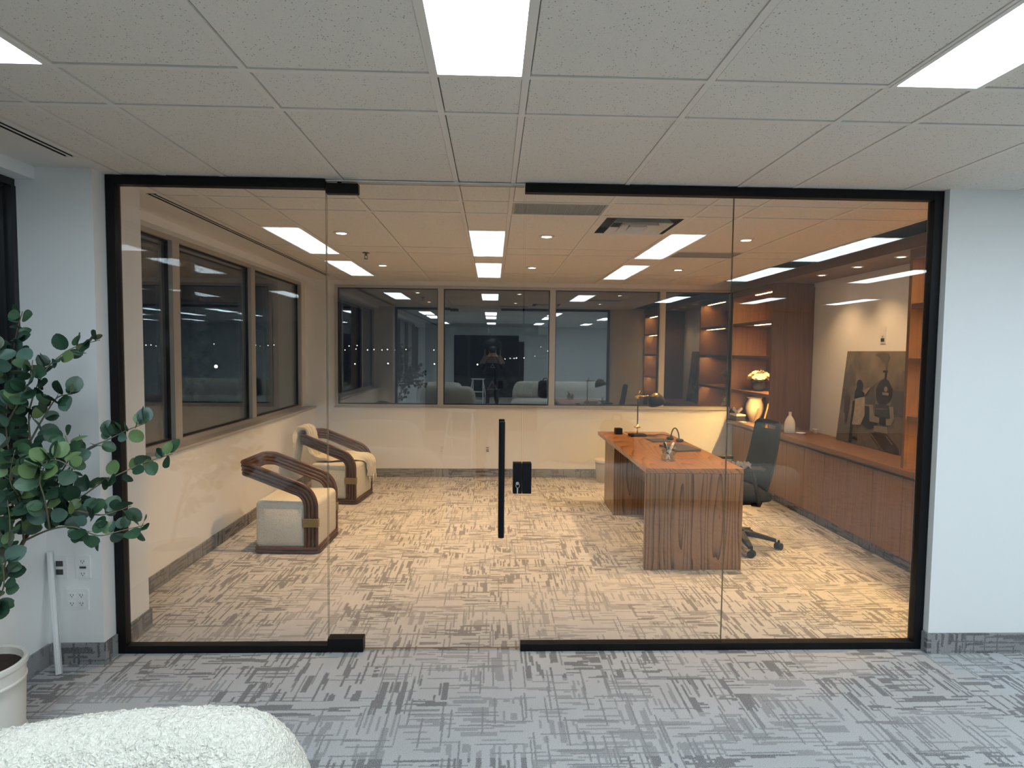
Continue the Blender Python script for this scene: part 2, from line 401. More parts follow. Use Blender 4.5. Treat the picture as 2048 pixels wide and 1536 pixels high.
# ------------------------------------------------------------------ windows
def window(name, label, axis, fixed, cuts, z0, z1, mull, framem, out):
    """ribbon window; 'axis' runs along it; 'fixed' is the glass plane; out = outward sign"""
    root = thing(name, label, None); root['kind'] = 'structure'; del_cat = root
    def bar(nm, a0, a1, b0, b1, d0, d1, m):
        lo, hi = min(fixed+out*d0, fixed+out*d1), max(fixed+out*d0, fixed+out*d1)
        mb = MB(); mb.box(*((a0, a1, lo, hi) if axis == 'x' else (lo, hi, a0, a1)), b0, b1); return mb.build(nm, m, root)
    a0, a1 = cuts[0], cuts[-1]
    bar('window_frame', a0, a1, z1-0.035, z1, -0.04, 0.06, framem); bar('window_frame', a0, a1, z0, z0+0.035, -0.04, 0.06, framem)
    for i, c in enumerate(cuts):
        h = mull*0.5
        bar('mullion', max(a0, c-h), min(a1, c+h) if i < len(cuts)-1 else c, z0+0.035, z1-0.035, -0.045, 0.06, framem)
    for i in range(len(cuts)-1):
        bar('window_pane', cuts[i]+mull*.5-0.004, cuts[i+1]-(mull*.5-0.004), z0+0.03, z1-0.03, 0.0, 0.02, 'glass_window')
        # thin dark gasket just inside the metal
        g = MB(); lo, hi = cuts[i]+mull*.5, cuts[i+1]-mull*.5; gz0, gz1 = z0+0.035, z1-0.035; gw = 0.012
        d0, d1 = sorted((fixed-out*0.012, fixed+out*0.03))
        for (p0, p1, q0, q1) in ((lo, hi, gz0, gz0+gw), (lo, hi, gz1-gw, gz1), (lo, lo+gw, gz0+gw, gz1-gw), (hi-gw, hi, gz0+gw, gz1-gw)):
            g.box(*((p0, p1, d0, d1) if axis == 'x' else (d0, d1, p0, p1)), q0, q1)
        g.build('gasket', 'bronze_frame', root)
    return root
window('window_1', 'grey framed ribbon window across the back of the office', 'x', YB+0.03, [-1.85, -0.478, 0.985, 2.44, 3.42], 0.925, 2.51, 0.075, 'aluminium', 1)
window('window_2', 'grey framed windows along the left office wall', 'y', XW, [0.288, 1.39, 2.84, 4.35], ZS+0.025, 2.505, 0.10, 'aluminium', -1)
window('window_3', 'dark framed window beside the potted eucalyptus', 'y', XW, [-6.0, -4.55, -3.1, -1.65, -0.12], ZS+0.025, 2.505, 0.06, 'bronze_frame', -1)
s1 = MB(); s1.rbox(XW-0.02, XL+0.02, 0.290, YB-0.002, ZS, ZS+0.025, 0.004, 1); s1.rbox(XW-0.02, XL+0.02, -8.0, -0.122, ZS, ZS+0.025, 0.004, 1)
struct(s1.build('trim_1', 'aluminium'), 'grey metal window sill along the left wall')
struct(MB().rbox(-1.86, 3.40, YB-0.03, YB+0.02, 0.915, 0.932, 0.003, 1).build('trim_2', 'aluminium'), 'thin grey sill under the back windows')

# ------------------------------------------------------------------ ceiling: grid, tiles, fittings
ceil = MB(); ceil.box(XW-0.25, RX+0.1, RY-0.1, YB+0.25, H+0.07, H+0.12)
ceiling = struct(ceil.build('ceiling', 'dark_void'), 'suspended ceiling of speckled acoustic tiles')
YT0 = -2.455
xs = []
for k in range(-1, 6):
    a = 1.525*k; xs += [a, a+0.305, a+0.915]
xs = [x for x in xs if x < RX-0.3]
INX = [x for x in xs if x < XR-0.1]
rows = [YT0, -1.235, -0.922, 0.40, 0.71, 2.03, 2.34, 3.66, 3.97, YB]
BAR = 0.024
def bar_y(x, y0, y1): MB().box(x-BAR/2, x+BAR/2, y0, y1, H-0.004, H+0.012).build('grid_bar', 'grid_white', ceiling)
tile_cache = {}
def tile(x0, x1, y0, y1, mat='ceiling_tile_face'):
    g = 0.0035; sx, sy = round(x1-x0-BAR-g, 4), round(y1-y0-BAR-g, 4)
    if sx <= 0.02 or sy <= 0.02: return
    key = (sx, sy)
    if key not in tile_cache: tile_cache[key] = MB().rbox(-sx/2, sx/2, -sy/2, sy/2, 0, 0.016, 0.002, 1).mesh('ceiling_tile', mat)
    link('ceiling_tile', tile_cache[key], ceiling, ((x0+x1)/2+g/2, (y0+y1)/2-g/2, H+random.uniform(-0.0008, 0.0012)))
def is_strip(x): return abs((x/1.525) - round(x/1.525)) < 1e-3
light_spots = []
cols = [(-1.755, -1.525)] + [(xs[i], xs[i+1]) for i in range(len(xs)-1)]
for (x0, x1) in cols:
    for j in range(len(rows)-1):
        y0, y1 = rows[j], rows[j+1]
        if y0 >= 0.40 and x0 > XR-0.32: continue
        xe = min(x1, XR) if y0 > -0.93 and x0 > 3.0 and y0 >= 0.4 else x1
        if is_strip(x0) and j == 0: continue                                     # light n=0 hangs here
        if abs(x0-0.305) < 1e-3 and j == 3: continue                             # return grille (next to the strip)
        if abs(x0-0.915) < 1e-3 and j == 4: tile(x0, x1, 1.32, 2.03); continue   # supply diffuser
        if abs(x0-1.83) < 1e-3 and j == 5: continue
        if y0 < -0.9 and y1 > 0.1 and x0 > 2.5: tile(x0, x1, y0, -0.062); continue
        tile(x0, xe, y0, y1)
for x in xs:
    bar_y(x, YT0, YB if x < XR-0.05 else -0.062)
bar_y(-1.757, YT0, YB)
for y in rows[:-1]:
    for (x0, x1) in cols:
        if y > 0 and x0 > XR-0.32: continue
        MB().box(x0+BAR/2, min(x1-BAR/2, XR if y > 0 else 99), y-BAR/2, y+BAR/2, H-0.0035, H+0.012).build('grid_bar', 'grid_white', ceiling)
MB().box(0.915+BAR/2, 1.525-BAR/2, 1.32-BAR/2, 1.32+BAR/2, H-0.0035, H+0.012).build('grid_bar', 'grid_white', ceiling)
# plain board: far field behind the viewer, margin by the windows, strip by the joinery
pb = MB(); pb.box(-1.745, RX, RY, YT0-BAR/2, H+0.001, H+0.02); pb.box(XL, -1.835, RY, -0.12, H-0.001, H+0.02); pb.box(XL, -1.835, 0.288, YB, H-0.001, H+0.02)
pb.box(-1.835, -1.77, -0.30, -0.0, H-0.001, H+0.02); pb.box(xs[-1], RX, YT0, -0.062, H-0.001, H+0.02)
pb.box(-1.835, -1.77, 0.0, 0.36, H-0.001, H+0.02); pb.box(-1.835, -1.77, 4.12, YB, H-0.001, H+0.02)
pb.build('ceiling_margin', 'grid_white', ceiling)
def slot_diffuser(y0, y1, label):
    r = thing('slot_diffuser', label, 'air vent', ((-1.80), y0, H), 0, 'linear slot diffusers')
    L = y1-y0
    for a, b in ((-0.035, -0.028), (-0.005, 0.004), (0.024, 0.030)):
        MB().box(a, b, 0, L, -0.006, -0.003).build('vane', 'grid_white', r)
    d_ = MB(); d_.box(-0.035, 0.030, 0, L, 0.03, 0.035); d_.box(-0.035, -0.030, 0, L, -0.003, 0.03); d_.box(0.026, 0.030, 0, L, -0.003, 0.03); d_.box(-0.002, 0.001, 0, L, -0.003, 0.03)
    d_.build('slot_liner', 'dark_void', r)
slot_diffuser(-4.5, -0.30, 'black-lined linear air slot in the ceiling above the potted plant')
slot_diffuser(0.36, 4.12, 'long linear air slot in the office ceiling above the left windows')

# troffers
def troffer(x0, y0, label):
    L, W = 1.22, 0.305
    r = thing('ceiling_light', label, 'light', (x0+W/2, y0+L/2, H), 0, 'cool white recessed ceiling lights')
    f = MB(); e_ = 0.016
    for (a, b, c, d_) in ((-W/2, -W/2+e_, -L/2, L/2), (W/2-e_, W/2, -L/2, L/2), (-W/2+e_, W/2-e_, -L/2, -L/2+e_), (-W/2+e_, W/2-e_, L/2-e_, L/2)):
        f.box(a, b, c, d_, -0.007, 0.05)
    f.build('light_frame', 'grid_white', r)
    MB().box(-W/2+e_, W/2-e_, -L/2+e_, L/2-e_, -0.004, 0.002).build('lens', 'troffer_lens', r)
    return r
names = {(-1, 0): 'recessed cool ceiling light cut off at the upper left corner', (0, 0): 'bright recessed ceiling light at top centre before the glass door',
         (1, 0): 'ribbed recessed ceiling light at the upper right'}
for k in range(-1, 5):
    for n in (0, 1, 3):
        cn = {-1: 'column by the windows', 0: 'column before the door', 1: 'column right of the door', 2: 'column before the bookcases', 3: 'fifth column from the windows', 4: 'farthest column from the windows'}[k]
        rn = {0: 'nearest the glass front', 1: 'second from the glass front', 3: 'farthest from the glass front'}[n]
        troffer(1.525*k, -1.235-1.22-1.615*n, names.get((k, n), 'recessed cool ceiling light, %s, %s' % (cn, rn)))

# downlights
def spot(name, parent, loc, watts, size, blend, col, radius=0.03):
    l = bpy.data.lights.new(name, 'SPOT'); l.energy = watts; l.spot_size = size; l.spot_blend = blend; l.color = col; l.shadow_soft_size = radius
    o = bpy.data.objects.new(name, l); COL.objects.link(o); o.parent = parent; o.location = loc; return o
def downlight(x, y, z, r_, label, watts, size, group):
    r = thing('downlight', label, 'light', (x, y, z), 0, group)
    MB().lathe([(r_*0.72, 0.002), (r_*0.72, -0.006), (r_, -0.004), (r_+0.006, 0.0), (r_+0.006, 0.004)], 28).build('trim_ring', 'grid_white', r, smooth=True)
    MB().lathe([(0.0, -0.001), (r_*0.74, -0.001), (r_*0.74, 0.003), (0.0, 0.003)], 24).build('lamp_lens', 'down_warm', r)
    spot('lamp_beam', r, (0, 0, -0.012), watts, size, 1.0, WARM, r_*0.7)
dl = [('left', -0.97), ('middle', 0.615), ('right', 2.19)]
for nm, x in dl:
    for far, y in (('near', 1.43), ('far', 3.15)):
        downlight(x, y, H-0.004, 0.056, 'warm office ceiling downlight, %s of the %s row' % ({'left': 'leftmost', 'middle': 'middle one', 'right': 'rightmost'}[nm], far + ' glass' if far == 'near' else 'back window'), DOWN_W, math.radians(92), 'warm office downlights')
# sprinkler
r = thing('sprinkler', 'small pendant sprinkler head between two left downlights', 'sprinkler', (-0.978, 2.356, H), 0)
MB().lathe([(0.0, 0), (0.036, 0), (0.034, -0.006), (0.012, -0.009), (0.012, -0.03), (0.0, -0.03)], 18).build('escutcheon', 'steel_dark', r, smooth=True)
b = MB(); b.tube([(0.010, 0, -0.028), (0.013, 0, -0.045), (0.004, 0, -0.058)], 0.0025, 6); b.tube([(-0.010, 0, -0.028), (-0.013, 0, -0.045), (-0.004, 0, -0.058)], 0.0025, 6)
b.build('frame_arm', 'steel_dark', r); MB().lathe([(0, -0.058), (0.018, -0.058), (0.018, -0.061), (0, -0.061)], 14).build('deflector', 'steel_dark', r)
# return grilles: egg-crate panels
def grille(x0, y0, w_, d_, label):
    r = thing('return_grille', label, 'air vent', (x0, y0, H), 0, 'return air grilles')
    f = MB(); e_ = 0.014
    for q in ((0, w_, 0, e_), (0, w_, d_-e_, d_), (0, e_, e_, d_-e_), (w_-e_, w_, e_, d_-e_)): f.box(*q, -0.005, 0.012)
    f.build('grille_frame', 'grille_grey', r)
    g = MB(); nx = 36; ny = 18
    for i in range(1, nx): x = e_ + (w_-2*e_)*i/nx; g.box(x-0.0022, x+0.0022, e_, d_-e_, 0.0, 0.010)
    for j in range(1, ny): y = e_ + (d_-2*e_)*j/ny; g.box(e_, w_-e_, y-0.0022, y+0.0022, 0.0, 0.010)
    tag(g.build('egg_crate', 'grille_grey', r), kind='stuff'); MB().box(e_, w_-e_, e_, d_-e_, 0.0105, 0.013).build('filter', 'grille_grey', r)
grille(0.317, 0.412, 0.586, 0.286, 'grey egg-crate return grille just inside the glass')
grille(1.842, 2.042, 0.586, 0.286, 'grey return grille deeper in the office ceiling')
# supply diffuser: stepped square cones
r = thing('supply_diffuser', 'white square louvred air diffuser in the office ceiling', 'air vent', (1.22, 1.015, H), 0)
def sqring(mb, a, za, b_, zb, th=0.004):
    for s_ in range(4):
        c, s = math.cos(s_*PI/2), math.sin(s_*PI/2)
        def R_(x, y, z): return (c*x - s*y, s*x + c*y, z)
        mb.add([R_(-a, -a, za), R_(a, -a, za), R_(b_, -b_, zb), R_(-b_, -b_, zb), R_(-a, -a, za+th), R_(a, -a, za+th), R_(b_, -b_, zb+th), R_(-b_, -b_, zb+th)],
               [(0,1,2,3),(7,6,5,4),(0,4,5,1),(2,6,7,3),(1,5,6,2),(0,3,7,4)])
mb = MB(); sqring(mb, 0.293, -0.003, 0.262, -0.003, 0.002); mb.build('flange', 'grid_white', r)
for a, b2_ in ((0.205, 0.165), (0.130, 0.095), (0.065, 0.040)):
    mb = MB(); sqring(mb, a, -0.022, b2_, 0.024, 0.002); mb.build('cone', 'grid_white', r)
MB().box(-0.03, 0.03, -0.03, 0.03, -0.012, -0.010).build('centre_plate', 'grid_white', r)
MB().box(-0.29, 0.29, -0.29, 0.29, 0.045, 0.05).build('neck', 'dark_void', r)
mb = MB()
for q in ((-0.295, -0.285, -0.295, 0.295), (0.285, 0.295, -0.295, 0.295), (-0.285, 0.285, -0.295, -0.285), (-0.285, 0.285, 0.285, 0.295)): mb.box(*q, 0.0, 0.045)
mb.build('neck_wall', 'dark_void', r)

# ------------------------------------------------------------------ glass front
GT = 0.012
def pane(name, x0, x1, z0, z1, parent, y=0.0):
    b = MB(); y0, y1 = y-GT/2, y+GT/2
    b.add([(x0,y0,z0),(x1,y0,z0),(x1,y0,z1),(x0,y0,z1),(x0,y1,z0),(x1,y1,z0),(x1,y1,z1),(x0,y1,z1)], [(0,1,2,3),(5,4,7,6)])
    b.cur = 1
    b.add([(x0,y0,z0),(x1,y0,z0),(x1,y0,z1),(x0,y0,z1),(x0,y1,z0),(x1,y1,z0),(x1,y1,z1),(x0,y1,z1)], [(0,4,5,1),(1,5,6,2),(2,6,7,3),(3,7,4,0)])
    return b.build(name, ['glass_clear', 'glass_edge'], parent, fixn=False)
gp = thing('glass_partition', 'black-framed full-height glass partition across the office front', 'partition')
FD = 0.026
for nm, q in (('frame_post', (-1.826, -1.777, -FD, FD, 0.0, 2.564)), ('frame_post', (2.607, 2.660, -FD, FD, 0.0, 2.564)),
              ('top_rail', (-1.777, -0.690, -FD, FD, 2.516, 2.564)), ('top_rail', (0.370, 2.607, -FD, FD, 2.516, 2.564)),
              ('bottom_rail', (-1.777, -0.690, -FD, FD, 0.0, 0.042)), ('bottom_rail', (0.372, 2.607, -FD, FD, 0.0, 0.042))):
    MB().rbox(*q, 0.002, 1).build(nm, 'black_metal', gp)
pane('fixed_pane', -1.779, -0.692, 0.040, 2.518, gp); pane('fixed_pane', 0.374, 1.5055, 0.040, 2.518, gp); pane('fixed_pane', 1.5085, 2.609, 0.040, 2.518, gp)
MB().rbox(0.372, 0.421, -0.030, 0.030, 0.889, 1.056, 0.002, 1).build('strike_box', 'black_metal', gp)
MB().box(-0.69, 0.37, -0.012, 0.012, 2.556, 2.564).build('head_strip', 'paint_trim', gp)
dr = thing('door_1', 'frameless glass door with long black pull handle', None); dr['kind'] = 'structure'
pane('door_pane', -0.686, 0.3655, 0.012, 2.548, dr)
hb = MB().rbox(-0.688, -0.518, -0.022, 0.022, 2.492, 2.546, 0.002, 1).build('hinge_patch', 'black_metal', dr)
MB().lathe([(0.011, 0), (0.011, 0.02)], 12, (-0.62, 0, 2.545)).build('pivot_pin', 'black_metal', hb)
MB().rbox(-0.690, -0.496, -0.030, 0.030, 0.004, 0.080, 0.002, 1).build('hinge_patch', 'black_metal', dr)
for sy in (-1, 1):
    h = MB().tube([(0.257, sy*0.058, 0.655), (0.257, sy*0.058, 1.288)], 0.0165, 16).build('pull_handle', 'black_metal', dr, auto=40)
    for z in (0.76, 1.18): MB().tube([(0.257, sy*0.006, z), (0.257, sy*0.050, z)], 0.008, 10).build('standoff', 'black_metal', h)
lk = MB().rbox(0.320, 0.369, -0.030, 0.030, 0.889, 1.056, 0.002, 1).build('lock_case', 'black_metal', dr)
MB().tube([(0.344, -0.030, 0.948), (0.344, -0.036, 0.948)], 0.009, 14).build('lock_cylinder', 'chrome', lk)
kb = MB(); kb.tube([(0.344, -0.036, 0.948), (0.345, -0.055, 0.948)], 0.003, 6)
kb.tube([(0.345+0.010*math.cos(a*PI/8), -0.058, 0.940+0.012*math.sin(a*PI/8)) for a in range(17)], 0.0016, 6)
kb.poly([(0.340, -0.060, 0.930), (0.348, -0.060, 0.930), (0.347, -0.060, 0.905), (0.344, -0.060, 0.872), (0.340, -0.060, 0.905)], (0, 0.002, 0))
kb.build('key', 'chrome', lk)

# ------------------------------------------------------------------ joinery on the right
XB = 3.848; ZC = 0.80
def bay(y0, y1, label):
    r = thing('bookcase', label, 'bookcase')
    T = 0.03
    MB().box(XB-0.012, XB, y0, y1, ZC, 2.43).build('back_panel', 'walnut', r)
    MB().box(XR+0.02, XB-0.012, y0, y0+T, ZC, 2.47).build('side_panel', 'walnut', r)
    MB().box(XR+0.02, XB-0.012, y1-T, y1, ZC, 2.47).build('side_panel', 'walnut', r)
    MB().box(XR+0.02, XB-0.012, y0+T, y1-T, 2.40, 2.47).build('top_panel', 'walnut_flat', r)
    zs = [1.204, 1.648, 2.06]
    for z in zs: MB().box(XR+0.03, XB-0.012, y0+T, y1-T, z-0.035, z).build('shelf', 'walnut_flat', r)
    for z in [q-0.035 for q in zs] + [2.40]:
        L = min(0.62, y1-y0-0.12); yc = y0+T+0.03
        bar = MB().box(XR+0.115, XR+0.145, yc, yc+L, z-0.0002, z+0.002).build('led_bar', 'led_warm', r)
    return r
bay(3.42, YB-0.004, 'lit walnut bookcase in the far right corner by the back window')
bay(0.115, 1.22, 'lit walnut bookcase at the right edge beside the glass front')
sof = thing('soffit', 'walnut soffit with downlights running above the wall niche', 'soffit')
MB().box(XR, XR+0.02, 0.105, YB-0.004, 2.475, H).build('fascia', 'walnut_flat', sof)
MB().box(XR+0.02, XB, 1.22, 3.42, 2.475, 2.495).build('soffit_board', 'walnut_flat', sof)
MB().box(XR+0.02, XB, 0.105, 1.22, 2.475, 2.495).build('soffit_board', 'walnut_flat', sof); MB().box(XR+0.02, XB, 3.42, YB-0.004, 2.475, 2.495).build('soffit_board', 'walnut_flat', sof)
for i, y in enumerate((2.72, 2.13, 1.55)):
    downlight(3.53, y, 2.474, 0.046, 'warm soffit downlight over the niche, %s' % ('farthest of three', 'middle of three', 'nearest of three')[i], SOFFIT_W, math.radians(105), 'soffit downlights over the niche')
MB_ct = tag(MB().rbox(XR-0.02, XB, 0.105, YB-0.004, ZC-0.045, ZC, 0.003, 1).build('countertop', 'walnut_flat'), 'long walnut counter running along the right wall under the bookcases', 'counter')
ys = [0.105 + (YB-0.13-0.105)*i/6 for i in range(7)]
ords = ['nearest the glass front', 'second from the glass front', 'third from the glass front', 'third from the back window', 'second from the back window', 'nearest the back window']
for i in range(6):
    y0, y1 = ys[i], ys[i+1]-0.001
    r = thing('base_cabinet', 'walnut base cabinet under the counter, ' + ords[i], 'cabinet', (0, 0, 0), 0, 'base cabinets under the counter')
    MB().box(XR+0.045, XB, y0, y1, 0.10, ZC-0.047).build('carcass', 'walnut', r)
    MB().box(XR+0.10, XB, y0, y1, 0.0, 0.10).build('toe_kick', 'black_plastic', r)
    for (a, b_) in ((y0+0.002, (y0+y1)/2-0.002), ((y0+y1)/2+0.002, y1-0.002)):
        MB().rbox(XR+0.022, XR+0.044, a, b_, 0.105, ZC-0.075, 0.0015, 1).build('door', 'walnut', r)
MB_tk = base('baseboard_joinery', [(XR+0.086, XR+0.10, 0.105, YB-0.13)], 0.10)

# items on the shelves and the counter
def lathe_thing(name, label, cat, prof, loc, mat, n=28):
    o = MB().lathe(prof, n).build(name, mat, None, auto=50); o.location = loc; return tag(o, label, cat)
lathe_thing('bottle_vase', 'white bottle-shaped vase standing on the counter by the niche', 'vase',
    [(0.0, 0.0), (0.052, 0.0), (0.056, 0.006), (0.056, 0.09), (0.052, 0.12), (0.040, 0.155), (0.024, 0.18), (0.015, 0.192), (0.0145, 0.228), (0.017, 0.232), (0.010, 0.232), (0.009, 0.20), (0.0, 0.19)], (3.50, 3.20, ZC+0.0005), 'ceramic_white')
lathe_thing('dish', 'small pale dish beside the bottle vase', 'dish', [(0, 0), (0.035, 0), (0.05, 0.012), (0.053, 0.018), (0.05, 0.018), (0.036, 0.006), (0, 0.005)], (3.565, 3.08, ZC+0.0005), 'ceramic_white')
lathe_thing('cup', 'tiny white cup at the back of the counter in the niche', 'cup', [(0, 0), (0.018, 0), (0.03, 0.03), (0.034, 0.045), (0.031, 0.045), (0.017, 0.005), (0, 0.005)], (3.78, 3.18, ZC+0.0005), 'ceramic_white')
lathe_thing('urn_vase', 'textured cream urn vase on the counter in the far bookcase', 'vase',
    [(0, 0), (0.055, 0), (0.06, 0.01), (0.10, 0.09), (0.112, 0.16), (0.105, 0.22), (0.085, 0.265), (0.08, 0.285), (0.10, 0.305), (0.093, 0.305), (0.07, 0.28), (0.0, 0.27)], (3.62, 4.36, ZC+0.0005), 'ceramic_cream')
r = thing('tissue_box', 'tissue box with a white tissue poking out, in the far bookcase', 'tissue box', (3.425, 4.42, ZC+0.0005), 0.0)
MB().rbox(-0.06, 0.06, -0.11, 0.11, 0, 0.085, 0.003, 1).build('box', 'slate', r); MB().rbox(-0.062, 0.062, -0.112, 0.112, 0.06, 0.0855, 0.003, 1).build('box_top', 'paper', r)
tb = MB()
def tis(u, v):
    a = u*2*PI; rr = 0.012 + 0.058*v**0.8*(1+0.28*math.sin(3*a+1)+0.15*math.sin(5*a)); return (rr*math.cos(a)*0.8, rr*math.sin(a), 0.084 + 0.085*v*(1-0.25*v) + 0.02*v*math.sin(4*a))
tb.grid(tis, 28, 6, True); tb.build('tissue', 'paper', r, smooth=True)
def pframe(y, x, hgt, wid, lean, rz, label):
    r = thing('photo_frame', label, 'picture frame', (x, y, ZC+0.001), rz, 'photo frames in the far bookcase')
    ca, sa = math.cos(lean), math.sin(lean)
    def P(u, v, d): return (v*sa - d*ca + 0.0, u, v*ca + d*sa)     # leaning back towards +x
    def slab(nm, u0, u1, v0, v1, d0, d1, m, par=r):
        b = MB(); c = [P(u0,v0,d0),P(u1,v0,d0),P(u1,v1,d0),P(u0,v1,d0),P(u0,v0,d1),P(u1,v0,d1),P(u1,v1,d1),P(u0,v1,d1)]
        b.add(c, [(0,3,2,1),(4,5,6,7),(0,1,5,4),(1,2,6,5),(2,3,7,6),(3,0,4,7)]); return b.build(nm, m, par)
    e_ = 0.016
    for q in ((-wid/2, wid/2, 0, e_), (-wid/2, wid/2, hgt-e_, hgt), (-wid/2, -wid/2+e_, e_, hgt-e_), (wid/2-e_, wid/2, e_, hgt-e_)): slab('frame_bar', *q, 0, 0.016, 'frame_gold')
    slab('mount', -wid/2+e_, wid/2-e_, e_, hgt-e_, 0.002, 0.009, 'paper'); slab('photo', -wid/6, wid/6, hgt*0.28, hgt*0.72, 0.009, 0.0105, 'slate')
pframe(4.10, 3.50, 0.19, 0.15, 0.30, -0.5, 'larger gold photo frame with white mount leaning by the urn vase')
pframe(4.00, 3.58, 0.25, 0.18, 0.22, -0.45, 'gold photo frame standing behind the larger mount, nearer the wood panel')
o = MB().rbox(-0.03, 0.03, -0.045, 0.045, 0, 0.006, 0.001, 1).build('card', 'paper'); o.location = (3.40, 4.20, ZC+0.0005); tag(o, 'small white card lying on the counter edge below the tissue box', 'card')
# flowers
r = thing('flower_bouquet', 'bouquet of pale yellow flowers on the third shelf of the far bookcase', 'flowers', (3.58, 4.17, 1.2045), 0)
r.scale = (1.12, 1.12, 1.05)
MB().lathe([(0, 0), (0.045, 0), (0.06, 0.05), (0.055, 0.09), (0.05, 0.10), (0.042, 0.098), (0.05, 0.05), (0, 0.01)], 20).build('flower_pot', 'grey_cloth', r, smooth=True)
pet = MB()
for k in range(6):
    a = k*PI/3
    def pf(u, v, a=a):
        x = v; wv = (u-.5)*0.9*math.sin(PI*min(1, v*0.9+0.1)); z = 0.35*v*v
        return (0.036*(x*math.cos(a)-wv*math.sin(a)), 0.036*(x*math.sin(a)+wv*math.cos(a)), 0.036*z)
    pet.grid(pf, 3, 4)
pet_me = pet.mesh('flower', 'petal', True, fixn=False)
lf = MB(); lf.grid(lambda u, v: (0.05*(v-.0), 0.02*(u-.5)*2*math.sin(PI*v), 0.012*math.sin(PI*v)), 3, 6); lf_me = lf.mesh('leaf', 'leaf_mid', True, fixn=False)
rs = random.Random(3)
for i in range(40):
    a, el = rs.uniform(0, 2*PI), rs.uniform(0.1, 1.5); R_ = rs.uniform(0.085, 0.125)
    p = Vector((math.cos(a)*math.cos(el)*R_*1.0, math.sin(a)*math.cos(el)*R_*1.35, 0.13+math.sin(el)*R_*0.85))
    d_ = (p - Vector((0, 0, 0.10))).normalized(); q = d_.to_track_quat('Z', 'Y').to_euler()
    link('flower', pet_me, r, p, q)
for i in range(26):
    a = rs.uniform(0, 2*PI); p = Vector((math.cos(a)*0.045, math.sin(a)*0.05, 0.09+rs.uniform(0, .05)))
    link('leaf', lf_me, r, p, (0, rs.uniform(-0.4, 0.5), a))

# canvas of a steam train leaning in the niche
pt = thing('canvas_painting', 'large sepia canvas of a woman beside a steam locomotive, leaning in the niche', 'painting')
PB0, PB1 = Vector((3.742, 2.72, ZC+0.002)), Vector((3.742, 1.755, ZC+0.002)); PTOP = Vector((0.085, 0, 0.905))
def PP(u, v, d): return PB0 + (PB1-PB0)*u + PTOP*v + Vector((-1, 0, 0.094))*d
c = MB(); cs = [PP(u, v, d_) for d_ in (-0.018, 0.0) for (u, v) in ((0,0),(1,0),(1,1),(0,1))]
c.add(cs, [(0,3,2,1),(4,5,6,7),(0,1,5,4),(1,2,6,5),(2,3,7,6),(3,0,4,7)])
t = NT('canvas_ground'); pv, x, y, z = t.pos(); nn = t.noise(pv, 5.0, 4.0); t.principled(t.ramp(nn, [(0.3, (0.09, 0.072, 0.052)), (0.7, (0.22, 0.185, 0.138))]), 0.8, 0, t.noise(pv, 300.0), 0.2, 0.001); M['canvas_ground'] = t.m
c.build('canvas', 'canvas_ground', pt)
def pcol(nm, col):
    t = NT(nm); pv, *_ = t.pos(); n_ = t.noise(pv, 22.0, 3.0); t.principled(t.mix(n_, tuple(q*0.6 for q in col), tuple(q*1.3 for q in col)), 0.75); M[nm] = t.m
for nm, col in dict(pt_haze=(0.12, 0.098, 0.078), pt_ground=(0.16, 0.135, 0.10), pt_smoke=(0.10, 0.088, 0.078), pt_dark=(0.022, 0.021, 0.024), pt_black=(0.010, 0.009, 0.010), pt_mid=(0.075, 0.07, 0.068), pt_pale=(0.24, 0.205, 0.155), pt_coat=(0.36, 0.31, 0.235), pt_brown=(0.06, 0.036, 0.024), pt_green=(0.035, 0.045, 0.042), pt_leg=(0.16, 0.12, 0.055)).items(): pcol(nm, col)
